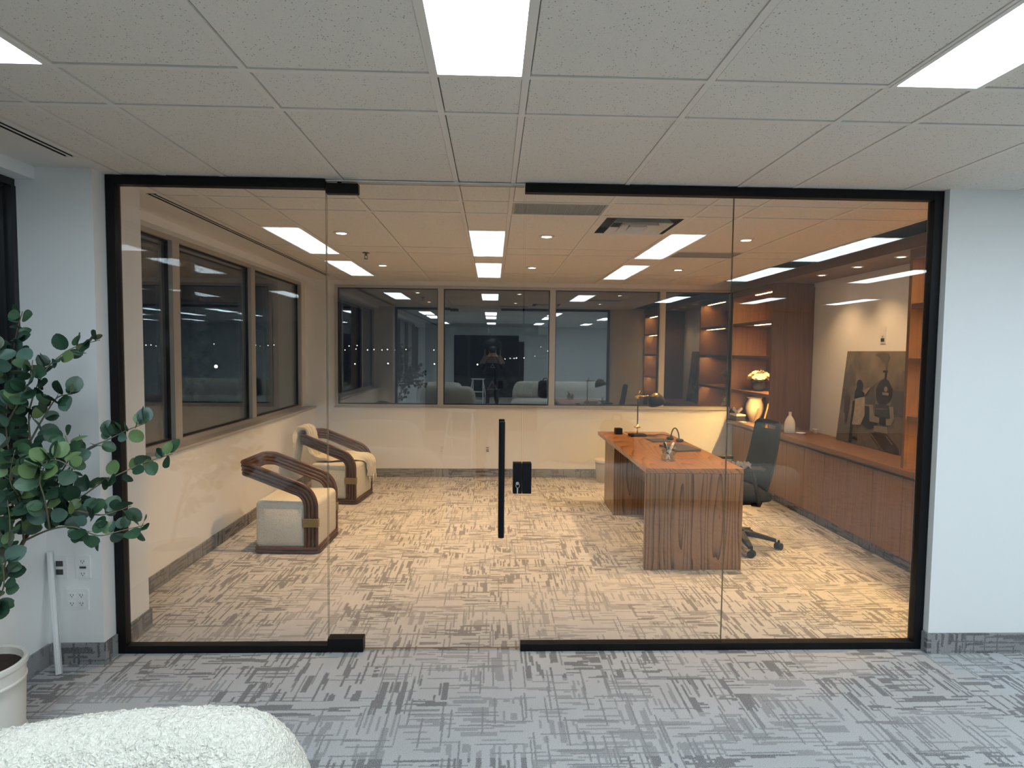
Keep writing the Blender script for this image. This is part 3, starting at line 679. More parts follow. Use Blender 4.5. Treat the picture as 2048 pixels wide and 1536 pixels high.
PAINT = [
('painted_skyline', 'pt_haze', [(0.007,0.754),(0.064,0.766),(0.07,0.836),(0.095,0.875),(0.126,0.797),(0.149,0.793),(0.169,0.808),(0.201,0.72),(0.212,0.624),(0.005,0.573)]),
('painted_tower', 'pt_haze', [(0.881,0.806),(0.942,0.808),(0.971,0.556),(0.882,0.558)]),
('painted_quay', 'pt_ground', [(0.004,0.163),(0.219,0.329),(0.573,0.349),(0.996,0.353),(0.996,0.004),(0.004,0.004)]),
('painted_street', 'pt_mid', [(0.776,0.619),(0.996,0.6),(0.996,0.36),(0.793,0.36)]),
('painted_smoke', 'pt_smoke', [(0.462,0.966),(0.564,0.985),(0.664,0.975),(0.692,0.929),(0.666,0.883),(0.676,0.806),(0.648,0.805),(0.63,0.873),(0.571,0.9),(0.53,0.938)]),
('painted_boiler_side', 'pt_mid', [(0.385,0.558),(0.494,0.639),(0.566,0.688),(0.563,0.445),(0.424,0.437)]),
('painted_boiler_rim', 'pt_haze', [(0.543,0.533),(0.513,0.576),(0.526,0.641),(0.577,0.698),(0.661,0.73),(0.654,0.666),(0.609,0.485),(0.559,0.489)]),
('painted_boiler', 'pt_dark', [(0.548,0.606),(0.574,0.671),(0.62,0.709),(0.667,0.722),(0.717,0.7),(0.756,0.653),(0.787,0.62),(0.79,0.551),(0.763,0.498),(0.707,0.458),(0.624,0.455),(0.573,0.499)]),
('painted_funnel', 'pt_dark', [(0.615,0.804),(0.683,0.806),(0.685,0.785),(0.674,0.783),(0.683,0.716),(0.652,0.715),(0.646,0.782),(0.617,0.783)]),
('painted_lamp', 'pt_pale', [(0.665,0.631),(0.686,0.645),(0.711,0.633),(0.717,0.603),(0.697,0.588),(0.672,0.595)]),
('painted_plate', 'pt_pale', [(0.647,0.583),(0.739,0.582),(0.739,0.554),(0.649,0.557)]),
('painted_engine', 'pt_dark', [(0.423,0.422),(0.497,0.417),(0.524,0.273),(0.641,0.262),(0.633,0.218),(0.514,0.184),(0.4,0.227)]),
('painted_buffer_beam', 'pt_green', [(0.563,0.454),(0.8,0.458),(0.816,0.329),(0.748,0.326),(0.671,0.334),(0.587,0.324)]),
('painted_buffer_line', 'pt_haze', [(0.591,0.417),(0.751,0.424),(0.752,0.411),(0.592,0.399)]),
('painted_fender', 'pt_pale', [(0.421,0.437),(0.538,0.447),(0.574,0.332),(0.654,0.323),(0.659,0.268),(0.518,0.268),(0.488,0.42),(0.423,0.422)]),
('painted_fender', 'pt_pale', [(0.772,0.447),(0.829,0.452),(0.865,0.331),(0.832,0.265),(0.759,0.26),(0.748,0.321),(0.81,0.329)]),
('painted_coupling', 'pt_black', [(0.659,0.332),(0.747,0.33),(0.765,0.252),(0.672,0.253)]),
('painted_guard', 'pt_pale', [(0.596,0.234),(0.783,0.246),(0.802,0.178),(0.596,0.178)]),
('painted_track', 'pt_brown', [(0.541,0.158),(0.8,0.166),(0.97,0.065),(0.996,0.004),(0.781,0.004)]),
('painted_rail', 'pt_pale', [(0.548,0.15),(0.564,0.152),(0.775,0.004),(0.762,0.004)]),
('painted_rail', 'pt_pale', [(0.779,0.154),(0.792,0.158),(0.894,0.087),(0.878,0.085)]),
('painted_couple', 'pt_brown', [(0.067,0.478),(0.087,0.519),(0.124,0.521),(0.162,0.486),(0.167,0.352),(0.147,0.199),(0.129,0.197),(0.11,0.308),(0.084,0.315)]),
('painted_escort', 'pt_black', [(0.216,0.452),(0.262,0.465),(0.263,0.196),(0.28,0.071),(0.276,0.004),(0.234,0.004),(0.222,0.209)]),
('painted_legs', 'pt_leg', [(0.278,0.203),(0.345,0.212),(0.351,0.073),(0.332,0.07),(0.316,0.184),(0.321,0.072),(0.302,0.07)]),
('painted_shoes', 'pt_black', [(0.28,0.075),(0.324,0.082),(0.373,0.058),(0.364,0.043),(0.282,0.053)]),
('painted_arm', 'pt_pale', [(0.33,0.564),(0.451,0.623),(0.465,0.612),(0.407,0.537),(0.379,0.547)]),
('painted_coat', 'pt_coat', [(0.257,0.482),(0.323,0.507),(0.401,0.509),(0.438,0.325),(0.395,0.217),(0.255,0.202),(0.26,0.362)]),
('painted_fur', 'pt_black', [(0.231,0.562),(0.263,0.607),(0.3,0.591),(0.392,0.554),(0.386,0.521),(0.304,0.495),(0.236,0.48)]),
('painted_hair', 'pt_black', [(0.246,0.635),(0.255,0.679),(0.282,0.693),(0.317,0.685),(0.351,0.646),(0.347,0.598),(0.308,0.577),(0.266,0.589)]),
]
for i, (nm, m, pts) in enumerate(PAINT):
    d0 = 0.0002 + 0.0003*i
    b = MB(); b.poly([PP(u, v, d0) for u, v in pts], Vector((-1, 0, 0.094))*0.0004); b.build(nm, m, pt)

# wall plates
def plate(name, label, origin, ux, n_, w_, h_, kind, group=None):
    """origin = centre on the wall, ux = direction along the wall, n_ = outward normal"""
    r = thing(name, label, 'outlet', origin, 0, group)
    ux = Vector(ux); n_ = Vector(n_)
    def slab(nm, a0, a1, z0, z1, d0, d1, m, par=r):
        b = MB(); c = [ux*a + Vector((0, 0, z)) + n_*d_ for d_ in (d0, d1) for (a, z) in ((a0, z0), (a1, z0), (a1, z1), (a0, z1))]
        b.add(c, [(0,3,2,1),(4,5,6,7),(0,1,5,4),(1,2,6,5),(2,3,7,6),(3,0,4,7)]); return b.build(nm, m, par)
    p = slab('plate', -w_/2, w_/2, -h_/2, h_/2, 0.0, 0.006, 'white_plastic')
    def receptacle(ca, cz, m='white_plastic'):
        f = slab('receptacle', ca-0.017, ca+0.017, cz-0.014, cz+0.014, 0.006, 0.009, m, p)
        for a, z, ww, hh in ((-0.007, 0.003, 0.0015, 0.005), (0.007, 0.003, 0.0015, 0.004), (0, -0.007, 0.0025, 0.0025)): slab('slot', ca+a-ww, ca+a+ww, cz+z-hh, cz+z+hh, 0.009, 0.0095, 'socket_dark', p)
    if kind == 'duplex':
        for z in (-0.022, 0.022): receptacle(0, z)
    elif kind == 'dark':
        for z in (-0.022, 0.022): receptacle(0, z, 'socket_dark')
    elif kind == 'quad':
        for a in (-0.024, 0.024):
            for z in (-0.022, 0.022): receptacle(a, z)
    elif kind == 'usb':
        for z in (-0.036, 0.030): receptacle(0, z)
        slab('usb_port', -0.016, 0.016, -0.006, 0.004, 0.006, 0.009, 'socket_dark', p)
    elif kind == 'brush':
        slab('cover', -w_*0.32, w_*0.32, -h_*0.05, h_*0.4, 0.006, 0.010, 'white_plastic', p); slab('brush_slot', -w_*0.32, w_*0.32, -h_*0.4, -h_*0.2, 0.006, 0.009, 'socket_dark', p)
        slab('screw', -0.004, 0.004, -h_*0.14, -h_*0.09, 0.006, 0.009, 'chrome', p)
    elif kind == 'data':
        for z in (-0.026, -0.006, 0.022): slab('data_port', -0.017, 0.017, z-0.005, z+0.005, 0.006, 0.009, 'socket_dark', p)
    return r
plate('wall_outlet', 'white plate with dark sockets nearest the corner on the pillar', (-2.043, -0.12, 0.515), (1, 0, 0), (0, -1, 0), 0.074, 0.118, 'dark')
plate('wall_outlet', 'white plate with a dark port between two sockets, on the pillar', (-1.924, -0.12, 0.518), (1, 0, 0), (0, -1, 0), 0.074, 0.118, 'usb')
plate('wall_outlet', 'square white four-socket plate low on the pillar', (-1.959, -0.12, 0.346), (1, 0, 0), (0, -1, 0), 0.117, 0.112, 'quad')
plate('wall_outlet', 'white socket plate on the back wall behind the second armchair', (-0.455, YB, 0.365), (1, 0, 0), (0, -1, 0), 0.074, 0.118, 'duplex')
plate('wall_outlet', 'white data plate with dark ports on the back wall beside the door handle', (0.146, YB, 0.37), (1, 0, 0), (0, -1, 0), 0.074, 0.118, 'data')
plate('wall_outlet', 'white cable plate on the niche wall above the canvas', (3.852, 2.21, 1.86), (0, -1, 0), (-1, 0, 0), 0.074, 0.16, 'brush')
# leaning trim length
r = thing('trim_length', 'white plastic trim length leaning in the corner by the sockets', 'trim piece')
A_, B_ = Vector((-1.985, -0.235, 0.003)), Vector((-2.085, -0.135, 0.60))
ax = (B_-A_).normalized(); s_ = Vector((1, 0.35, 0)).normalized(); s_ = (s_-ax*s_.dot(ax)).normalized(); n_ = ax.cross(s_)
for nm, s0, s1, d0, d1 in (('face', -0.014, 0.014, 0.0, 0.003), ('flange', -0.014, -0.011, 0.0, 0.018), ('flange', 0.011, 0.014, 0.0, 0.012), ('rib', -0.003, -0.001, -0.003, 0.0)):
    b = MB(); c = [o_ + s_*q + n_*d_ for o_ in (A_, B_) for (q, d_) in ((s0, d0), (s1, d0), (s1, d1), (s0, d1))]
    b.add(c, [(0,3,2,1),(4,5,6,7),(0,1,5,4),(1,2,6,5),(2,3,7,6),(3,0,4,7)]); b.build(nm, 'white_plastic', r)

# ------------------------------------------------------------------ desk and things on it
DZ = 0.79; DX0, DX1, DY0, DY1 = 1.38, 2.135, 1.205, 3.29
dk = thing('desk', 'walnut waterfall executive desk with bold cathedral grain', 'desk')
MB().rbox(DX0, DX1, DY0, DY1, DZ-0.040, DZ, 0.003, 1).build('desktop', 'desk_top', dk)
MB().rbox(DX0, DX1, DY0, DY0+0.04, 0.0, DZ-0.0405, 0.003, 1).build('end_panel', 'desk_panel', dk)
ped = MB().rbox(DX0+0.075, DX1-0.05, 2.745, 3.24, 0.0, DZ-0.0405, 0.003, 1).build('pedestal', 'desk_panel', dk)
MB().rbox(DX0+0.30, DX0+0.318, DY0+0.0405, 2.7445, 0.42, DZ-0.0405, 0.001, 1).build('modesty_panel', 'desk_panel', dk)
for i in range(3):
    z0 = 0.06+0.225*i; dd = MB().rbox(DX1-0.0495, DX1-0.031, 2.755, 3.23, z0, z0+0.215, 0.002, 1).build('drawer', 'desk_panel', ped)
    # kept flush: no handles visible
TZ = DZ + 0.0006
# desk lamp
r = thing('desk_lamp', 'brass and black pharmacy lamp at the far end of the desk', 'lamp', (1.735, 2.94, TZ), 0.12)
MB().rbox(-0.085, 0.085, -0.055, 0.055, 0, 0.024, 0.004, 2).build('base', 'black_metal', r)
MB().tube([(0, 0, 0.024), (0, 0, 0.10)], 0.006, 10).build('lower_stem', 'brass', r, smooth=True)
MB().lathe([(0.0, 0.085), (0.014, 0.085), (0.036, 0.094), (0.036, 0.099), (0.014, 0.104), (0.011, 0.125), (0, 0.125)], 20).build('collar', 'brass', r, smooth=True)
MB().tube([(0, 0, 0.12), (0, 0, 0.41)], 0.0065, 10).build('column', 'black_metal', r, smooth=True)
b = MB(); b.tube([(0, 0, 0.395), (0, 0, 0.43)], 0.014, 12); b.tube([(-0.028, 0, 0.418), (0.03, 0, 0.418)], 0.008, 10); b.build('clamp', 'brass', r, smooth=True)
b = MB(); b.tube([(0.0, 0, 0.425), (0.022, 0, 0.48)], 0.006, 8); b.build('knob', 'brass', r, smooth=True)
MB().tube([(-0.005, 0, 0.428), (0.06, 0, 0.42), (0.11, 0, 0.425)], 0.007, 10).build('arm', 'brass', r, smooth=True)
# dome shade, its axis tipped
sh = MB(); prof = [(0.0, 0.052), (0.025, 0.05), (0.05, 0.04), (0.072, 0.018), (0.088, -0.02), (0.094, -0.058), (0.090, -0.058), (0.083, -0.02), (0.068, 0.012), (0.045, 0.032), (0.0, 0.042)]
sh.lathe(prof, 28); so = sh.build('lamp_shade', 'black_metal', r, smooth=True); so.location = (0.195, 0, 0.395); so.rotation_euler = (0.15, -0.30, 0)
cp_ = MB().lathe([(0, 0.053), (0.03, 0.05), (0.05, 0.041), (0.048, 0.046), (0.028, 0.058), (0.012, 0.064), (0, 0.064)], 22).build('shade_cap', 'brass', so, smooth=True)
# cable
cb = MB(); cb.tube([(1.832, 2.97, TZ+0.004), (1.87, 3.00, TZ+0.004), (1.93, 2.98, TZ+0.006), (1.99, 3.03, TZ+0.007), (2.04, 3.0, TZ+0.008), (2.07, 2.95, TZ+0.005), (2.10, 2.90, TZ+0.004)], 0.004, 6)
tag(cb.build('power_cable', 'black_plastic', None, smooth=True), 'black cable trailing from the desk lamp base', 'cable')
cb = MB(); cb.tube([(1.605, 3.075, TZ+0.03), (1.63, 3.08, TZ+0.012), (1.65, 3.06, TZ+0.004), (1.66, 3.0, TZ+0.003)], 0.003, 6)
tag(cb.build('charging_lead', 'white_plastic', None, smooth=True), 'short white lead beside the black cube on the desk', 'cable')
r = thing('speaker_cube', 'small black cube near the far left corner of the desktop', 'speaker', (1.565, 3.085, TZ), 0.1)
MB().rbox(-0.036, 0.036, -0.036, 0.036, 0, 0.066, 0.004, 2).build('body', 'black_plastic', r); MB().lathe([(0, 0.066), (0.026, 0.066), (0.026, 0.0672), (0, 0.0672)], 18).build('top_disc', 'black_mesh', r)
r = thing('tablet', 'dark tablet lying flat near the lamp base', 'tablet', (1.87, 2.62, TZ), 0.1)
MB().rbox(-0.095, 0.095, -0.10, 0.10, 0, 0.008, 0.003, 1).build('body', 'slate', r); MB().rbox(-0.088, 0.088, -0.092, 0.092, 0.008, 0.0088, 0.0002, 1).build('screen', 'print_dark', r)
r = thing('laptop', 'thin dark closed laptop on the desktop behind the glass jar', 'laptop', (1.93, 2.13, TZ), 0.22)
MB().rbox(-0.12, 0.12, -0.165, 0.165, 0, 0.009, 0.003, 1).build('base', 'slate', r); MB().rbox(-0.12, 0.12, -0.165, 0.165, 0.010, 0.016, 0.003, 1).build('lid', 'slate', r)
r = thing('headphones', 'black headphones with an upright band on the desktop', 'headphones', (2.015, 2.68, TZ), -1.15)
b = MB(); b.tube([(0.06*math.cos(a)+0.06, 0, 0.012+0.115*math.sin(a)) for a in [PI*i/16 for i in range(17)]], 0.006, 8); b.build('headband', 'black_plastic', r, smooth=True)
for x in (-0.012, 0.128): MB().lathe([(0, 0), (0.03, 0), (0.038, 0.008), (0.038, 0.018), (0.03, 0.026), (0, 0.026)], 18, (x, 0, 0)).build('ear_cup', 'black_plastic', r, smooth=True)
# glass jar with pens
r = thing('pen_jar', 'clear glass jar holding pens at the near end of the desk', 'jar', (1.648, 1.535, TZ), 0)
MB().lathe([(0, 0.001), (0.058, 0.0), (0.062, 0.006), (0.062, 0.085), (0.056, 0.095), (0.058, 0.106), (0.053, 0.106), (0.051, 0.094), (0.057, 0.084), (0.057, 0.010), (0, 0.008)], 16).build('jar_glass', 'glass_jar', r, smooth=True)
for i, (a, tl) in enumerate(((0.3, 0.16), (1.9, 0.15), (3.6, 0.17), (5.0, 0.14))):
    p0 = Vector((-0.02*math.cos(a), -0.02*math.sin(a), 0.013)); p1 = Vector((0.040*math.cos(a), 0.040*math.sin(a), 0.10+0.03*(tl/0.17)))
    pm = MB().tube([p0, p0+(p1-p0)*1.15], 0.0055 if i % 2 else 0.009, 8).build('pen', 'white_plastic' if i != 2 else 'black_plastic', r)

# ------------------------------------------------------------------ waste bin behind the desk
r = thing('waste_bin', 'pale round waste bin by the back wall behind the desk', 'bin', (1.66, 4.34, 0.0006), 0)
MB().lathe([(0, 0), (0.095, 0), (0.10, 0.008), (0.118, 0.27), (0.124, 0.275), (0.124, 0.285), (0.116, 0.285), (0.112, 0.272), (0.094, 0.012), (0, 0.01)], 28).build('bin_body', 'bin_white', r, auto=40)
MB().lathe([(0.121, 0.255), (0.1275, 0.258), (0.1275, 0.287), (0.121, 0.287)], 28).build('bin_rim', 'paint_trim', r, auto=40)

# ------------------------------------------------------------------ task chair
r = thing('task_chair', 'black mesh task chair pulled up behind the desk', 'chair', (2.36, 1.80, 0.0), 0)
yaw = math.radians(184)     # facing the desk
for k in range(5):
    a = math.radians(266+72*k); ca, sa = math.cos(a), math.sin(a)
    lg = MB(); pts = [(0.03, 0.115), (0.10, 0.112), (0.20, 0.095), (0.305, 0.075)]
    vs = []
    for (d_, z), wv, hv in zip(pts, (0.034, 0.03, 0.024, 0.017), (0.022, 0.02, 0.016, 0.012)):
        for sx, sz in ((-1, -1), (1, -1), (1, 1), (-1, 1)): vs.append((d_*ca - sx*wv*sa, d_*sa + sx*wv*ca, z + sz*hv))
    fs = [(3,2,1,0), (12,13,14,15)] + [(i*4+j, i*4+(j+1)%4, (i+1)*4+(j+1)%4, (i+1)*4+j) for i in range(3) for j in range(4)]
    lg.add(vs, fs); leg = lg.build('base_leg', 'black_plastic', r, auto=35)
    cst = MB(); cx_, cy_ = 0.325*ca, 0.325*sa; ta = a + 0.9
    for s_ in (-1, 1):
        c0 = Vector((cx_ - s_*0.006*math.sin(ta), cy_ + s_*0.006*math.cos(ta), 0.0305)); c1 = c0 + Vector((-s_*0.02*math.sin(ta), s_*0.02*math.cos(ta), 0)); cst.tube([c0, c1], 0.030, 16)
    cst.tube([(cx_, cy_, 0.03), (cx_, cy_, 0.08)], 0.010, 10); cst.build('caster', 'black_plastic', leg, auto=35)
MB().lathe([(0, 0.085), (0.045, 0.09), (0.05, 0.135), (0.03, 0.15), (0.028, 0.26), (0.018, 0.262), (0.018, 0.39), (0, 0.39)], 20).build('gas_column', 'black_plastic', r, auto=40)
def rotz(p, a=yaw): return (p[0]*math.cos(a)-p[1]*math.sin(a), p[0]*math.sin(a)+p[1]*math.cos(a), p[2])
def rot_mb(mb):
    mb.v = [rotz(p) for p in mb.v]; return mb
mech = MB().rbox(-0.16, 0.12, -0.10, 0.10, 0.375, 0.425, 0.01, 2); rot_mb(mech).build('mechanism', 'black_plastic', r)
def seatf(u, v):
    a = u*2*PI; p = 3.5; c, s = math.cos(a), math.sin(a)
    ex = abs(c)**(2/p)*(1 if c >= 0 else -1); ey = abs(s)**(2/p)*(1 if s >= 0 else -1)
    prof = [(0.0, 0.43), (0.85, 0.425), (0.97, 0.435), (1.0, 0.458), (0.97, 0.482), (0.85, 0.494), (0.0, 0.492)]
    i = min(int(v*6), 5); f = v*6-i; rr = prof[i][0]*(1-f)+prof[i+1][0]*f; z = prof[i][1]*(1-f)+prof[i+1][1]*f
    x = 0.02+0.245*ex*rr; return (x, 0.25*ey*rr, z - (0.03*max(0, (x-0.14)/0.12)**2 if x > 0.14 else 0))
rot_mb(MB().grid(seatf, 48, 7, True)).build('seat', 'black_mesh', r, smooth=True)
# backrest: curved mesh panel with a slot near the top
def backp(u, v, d):
    yv = (u-.5)*0.45*(1-0.12*v*v); x = -0.15 - 0.06*(v-0.15)**2 - 0.030*math.sin(PI*v) + 0.035*(2*(u-.5))**2; z = 0.52 + 0.575*v
    return (x - 0.075*v - d, yv, z)
bk = MB(); NU, NV = 22, 30
for d in (0.0, 0.016):
    off = len(bk.v)
    for j in range(NV+1):
        for i in range(NU+1):
            v = j/NV; u = i/NU
            if v > 0.93: k_ = 1-0.55*((v-0.93)/0.07)**2*0.35; u = .5+(u-.5)*k_
            bk.v.append(backp(u, v, d))
    for j in range(NV):
        for i in range(NU):
            if 26 <= j < 28 and 6 <= i < 16: continue
            a = off + j*(NU+1)+i; bk.f.append((a, a+1, a+NU+2, a+NU+1) if d == 0 else (a+NU+1, a+NU+2, a+1, a)); bk.mi.append(0)
n1 = (NU+1)*(NV+1)
def strip(idx):
    for p, q in zip(idx, idx[1:]): bk.f.append((p, q, q+n1, p+n1)); bk.mi.append(0)
strip([i for i in range(NU+1)]); strip([NV*(NU+1)+i for i in range(NU+1)]); strip([j*(NU+1) for j in range(NV+1)]); strip([j*(NU+1)+NU for j in range(NV+1)])
lo_, hi_ = 26*(NU+1), 28*(NU+1)
strip([lo_+i for i in range(6, 17)]); strip([hi_+i for i in range(6, 17)]); strip([j*(NU+1)+6 for j in range(26, 29)]); strip([j*(NU+1)+16 for j in range(26, 29)])
rot_mb(bk).build('backrest', 'black_mesh', r, smooth=True)
sp = MB(); sp.tube([(-0.10, 0, 0.40), (-0.20, 0, 0.41), (-0.235, 0, 0.52), (-0.255, 0, 0.72)], [0.022, 0.024, 0.022, 0.016], 10); rot_mb(sp).build('back_spine', 'black_plastic', r, smooth=True)
for s_ in (-1, 1):
    am = MB(); am.tube([(-0.03, s_*0.17, 0.40), (-0.03, s_*0.275, 0.42), (-0.0, s_*0.285, 0.55), (0.04, s_*0.28, 0.715)], [0.016, 0.018, 0.018, 0.016], 10); a_o = rot_mb(am).build('arm_post', 'black_plastic', r, smooth=True)
    rot_mb(MB().rbox(-0.06, 0.18, s_*0.28-0.04, s_*0.28+0.04, 0.712, 0.740, 0.012, 3)).build('arm_pad', 'black_plastic', a_o, auto=40)
# cloth on the near arm
cl = MB()
def clf(u, v):
    x = 0.07+0.13*u + 0.012*math.sin(9*v); y = 0.235+0.10*v; z = 0.768 + 0.012*math.sin(14*u+5*v)+0.008*math.sin(23*v+3*u) - 0.05*max(0, v-0.75) - 0.0
    return (x, y, z)
cl.grid(clf, 26, 14); rot_mb(cl); cl.v = [(p[0]+2.36, p[1]+1.80, p[2]) for p in cl.v]
o = cl.build('folded_cloth', 'grey_cloth', None, smooth=True); so_ = o.modifiers.new('thickness', 'SOLIDIFY'); so_.thickness = 0.006
tag(o, 'crumpled grey cloth lying on the near armrest of the task chair', 'cloth')

# ------------------------------------------------------------------ armchairs
CW, CD = 0.565, 0.53     # width (y), base depth (x); front edge at local x = 0, near side at y = 0
def superbox(x0, x1, y0, y1, z0, z1, r, n=6):
    return MB().rbox(x0, x1, y0, y1, z0, z1, r, n)
def make_armchair(label):
    r = thing('armchair', label, 'armchair', (0, 0, 0), 0, 'reed-frame armchairs by the left windows')
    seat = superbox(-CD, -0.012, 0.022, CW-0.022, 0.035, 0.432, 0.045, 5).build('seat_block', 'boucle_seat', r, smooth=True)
    for yy, s_ in ((0.022, -1), (CW-0.022, 1)):
        MB().rbox(-CD+0.075, -0.14, min(yy, yy+s_*0.010), max(yy, yy+s_*0.010), 0.085, 0.37, 0.0045, 2).build('side_panel', 'boucle_seat', seat, auto=50)
    # plinth rail: two reeds right round
    for z in (0.016, 0.044):
        pts = []
        R_ = 0.035; g_ = 0.012
        for cx_, cy_, a0 in ((-R_-g_, R_+g_, -PI/2), (-R_-g_, CW-R_-g_, 0), (-CD+0.01+R_, CW-R_-g_, PI/2), (-CD+0.01+R_, R_+g_, PI)):
            for i in range(6): a = a0 + (PI/2)*i/5; pts.append((cx_+R_*math.cos(a), cy_+R_*math.sin(a), z))
        pts.append(pts[0]); pts.append(pts[1])
        MB().tube(pts, 0.0155, 8, False).build('plinth_reed', 'reed', r, smooth=True)
    # ribbon of five reeds: post - arm - back - arm - post
    NR = 4; pitch = 0.0300
    cen = []       # (point, stack direction)
    xp = -0.068    # post centre line
    def side(y, inward):
        out = []
        for z in (0.03, 0.12, 0.22, 0.30, 0.39): out.append((Vector((xp, y, z)), Vector((1, 0, 0))))
        Rb = 0.155; cz = 0.39; cxx = xp - Rb; slope = 0.36
        for i in range(1, 9):
            a = (PI/2-slope)*i/8; out.append((Vector((cxx+Rb*math.cos(a), y, cz+Rb*math.sin(a))), Vector((math.cos(a), 0, math.sin(a)))))
        p, nn = out[-1]; dirv = Vector((-math.cos(slope), 0, math.sin(slope)))
        L = 0.42
        for i in range(1, 6):
            t_ = i/5; q = p + dirv*L*t_; out.append((q, (nn*(1-t_*0.8) + Vector((0, 0, 1))*t_*0.8).normalized()))
        return out
    sl = side(0.016, 1); sr = side(CW-0.016, -1)
    pe = sl[-1][0]; Rc = 0.085; back = []
    for i in range(1, 8):
        a = (PI/2)*i/7; back.append((Vector((pe.x-Rc*math.sin(a), 0.016+Rc*(1-math.cos(a)), pe.z+0.012*math.sin(a))), Vector((-0.12*math.sin(a), 0, 1)).normalized()))
    b2 = [(Vector((p.x, CW-p.y, p.z)), n_) for p, n_ in reversed(back)]
    path = sl + back + b2 + list(reversed(sr))
    for k in range(NR):
        off = (k-(NR-1)/2)*pitch
        MB().tube([p + n_*off for p, n_ in path], 0.0148, 8).build('reed', 'reed', r, smooth=True)
    for y in (0.016, CW-0.016):
        MB().rbox(xp-0.064, xp+0.064, y-0.0185, y+0.0185, 0.222, 0.292, 0.004, 2).build('brass_cuff', 'brass_dull', r)
    return r
ch1 = make_armchair('cream boucle armchair with dark reed frame nearest the glass'); ch1.location = (-1.195, 1.555, 0.0005); ch1.rotation_euler = (0, 0, math.radians(-2))
ch2 = copy_tree(ch1); ch2['label'] = 'cream boucle reed-frame armchair with a fringed throw, by the back wall'
ch2.location = (-1.245, 3.12, 0.0005); ch2.rotation_euler = (0, 0, math.radians(-7))
# throw over the second chair
tr = thing('throw_blanket', 'cream fringed throw draped over the far armchair', 'blanket', ch2.location, ch2.rotation_euler[2])
tprof = [(-0.705, 0.40), (-0.695, 0.50), (-0.685, 0.62), (-0.683, 0.70), (-0.672, 0.765), (-0.645, 0.782), (-0.615, 0.765), (-0.602, 0.70), (-0.590, 0.60), (-0.555, 0.50), (-0.50, 0.452), (-0.40, 0.443), (-0.28, 0.443), (-0.14, 0.443), (-0.04, 0.437), (-0.008, 0.405), (0.002, 0.33), (0.004, 0.25)]
ylo = [0.03, 0.03, 0.02, 0.03, 0.06, 0.07, 0.08, 0.07, 0.05, 0.06, 0.07, 0.08, 0.11, 0.17, 0.23, 0.27, 0.29, 0.31]
yhi = [0.20, 0.22, 0.25, 0.28, 0.28, 0.27, 0.28, 0.30, 0.33, 0.38, 0.43, 0.47, 0.50, 0.52, 0.53, 0.53, 0.53, 0.53]
tc = catmull([(x, 0, z) for x, z in tprof], 8); tn = len(tc)
def thf(u, v):
    f = v*(tn-1); i = min(int(f), tn-2); k_ = f-i; p = tc[i]*(1-k_)+tc[i+1]*k_
    tg = (tc[min(i+3, tn-1)]-tc[max(i-2, 0)]).normalized(); nn = Vector((-tg.z, 0, tg.x))
    g = v*(len(ylo)-1); j = min(int(g), len(ylo)-2); k2 = g-j; a = ylo[j]*(1-k2)+ylo[j+1]*k2; b_ = yhi[j]*(1-k2)+yhi[j+1]*k2
    fold = 0.5+0.5*math.sin(u*26+v*4+2.2*math.sin(v*8+1)+1.5*noise.noise(Vector((u*3, v*6, 7.0)))); nz = noise.noise(Vector((u*5, v*16, 2.0))); n2_ = noise.noise(Vector((u*13, v*30, 5.0)))
    lift = 0.006 + 0.042*fold*fold + 0.022*abs(nz) + 0.008*abs(n2_)
    return tuple(p + Vector((0, a+(b_-a)*u + 0.014*nz, 0)) + nn*lift)
tm = MB().grid(thf, 64, 140); to = tm.build('throw_cloth', 'throw_cream', tr, smooth=True, fixn=False); md = to.modifiers.new('thickness', 'SOLIDIFY'); md.thickness = 0.008; md.offset = 1
for v, n_, sg in ((0.0, 9, 1), (1.0, 10, 1)):
    for i in range(n_):
        p = Vector(thf((i+.5)/n_, v)); fr = MB(); ln = random.uniform(0.055, 0.075)
        fr.tube([p, p+Vector((0, 0, -0.012)), p+Vector((random.uniform(-.004, .004), random.uniform(-.006, .006), -ln))], [0.004, 0.008, 0.0095], 7)
        fr.build('tassel', 'throw_cream', tr, smooth=True)

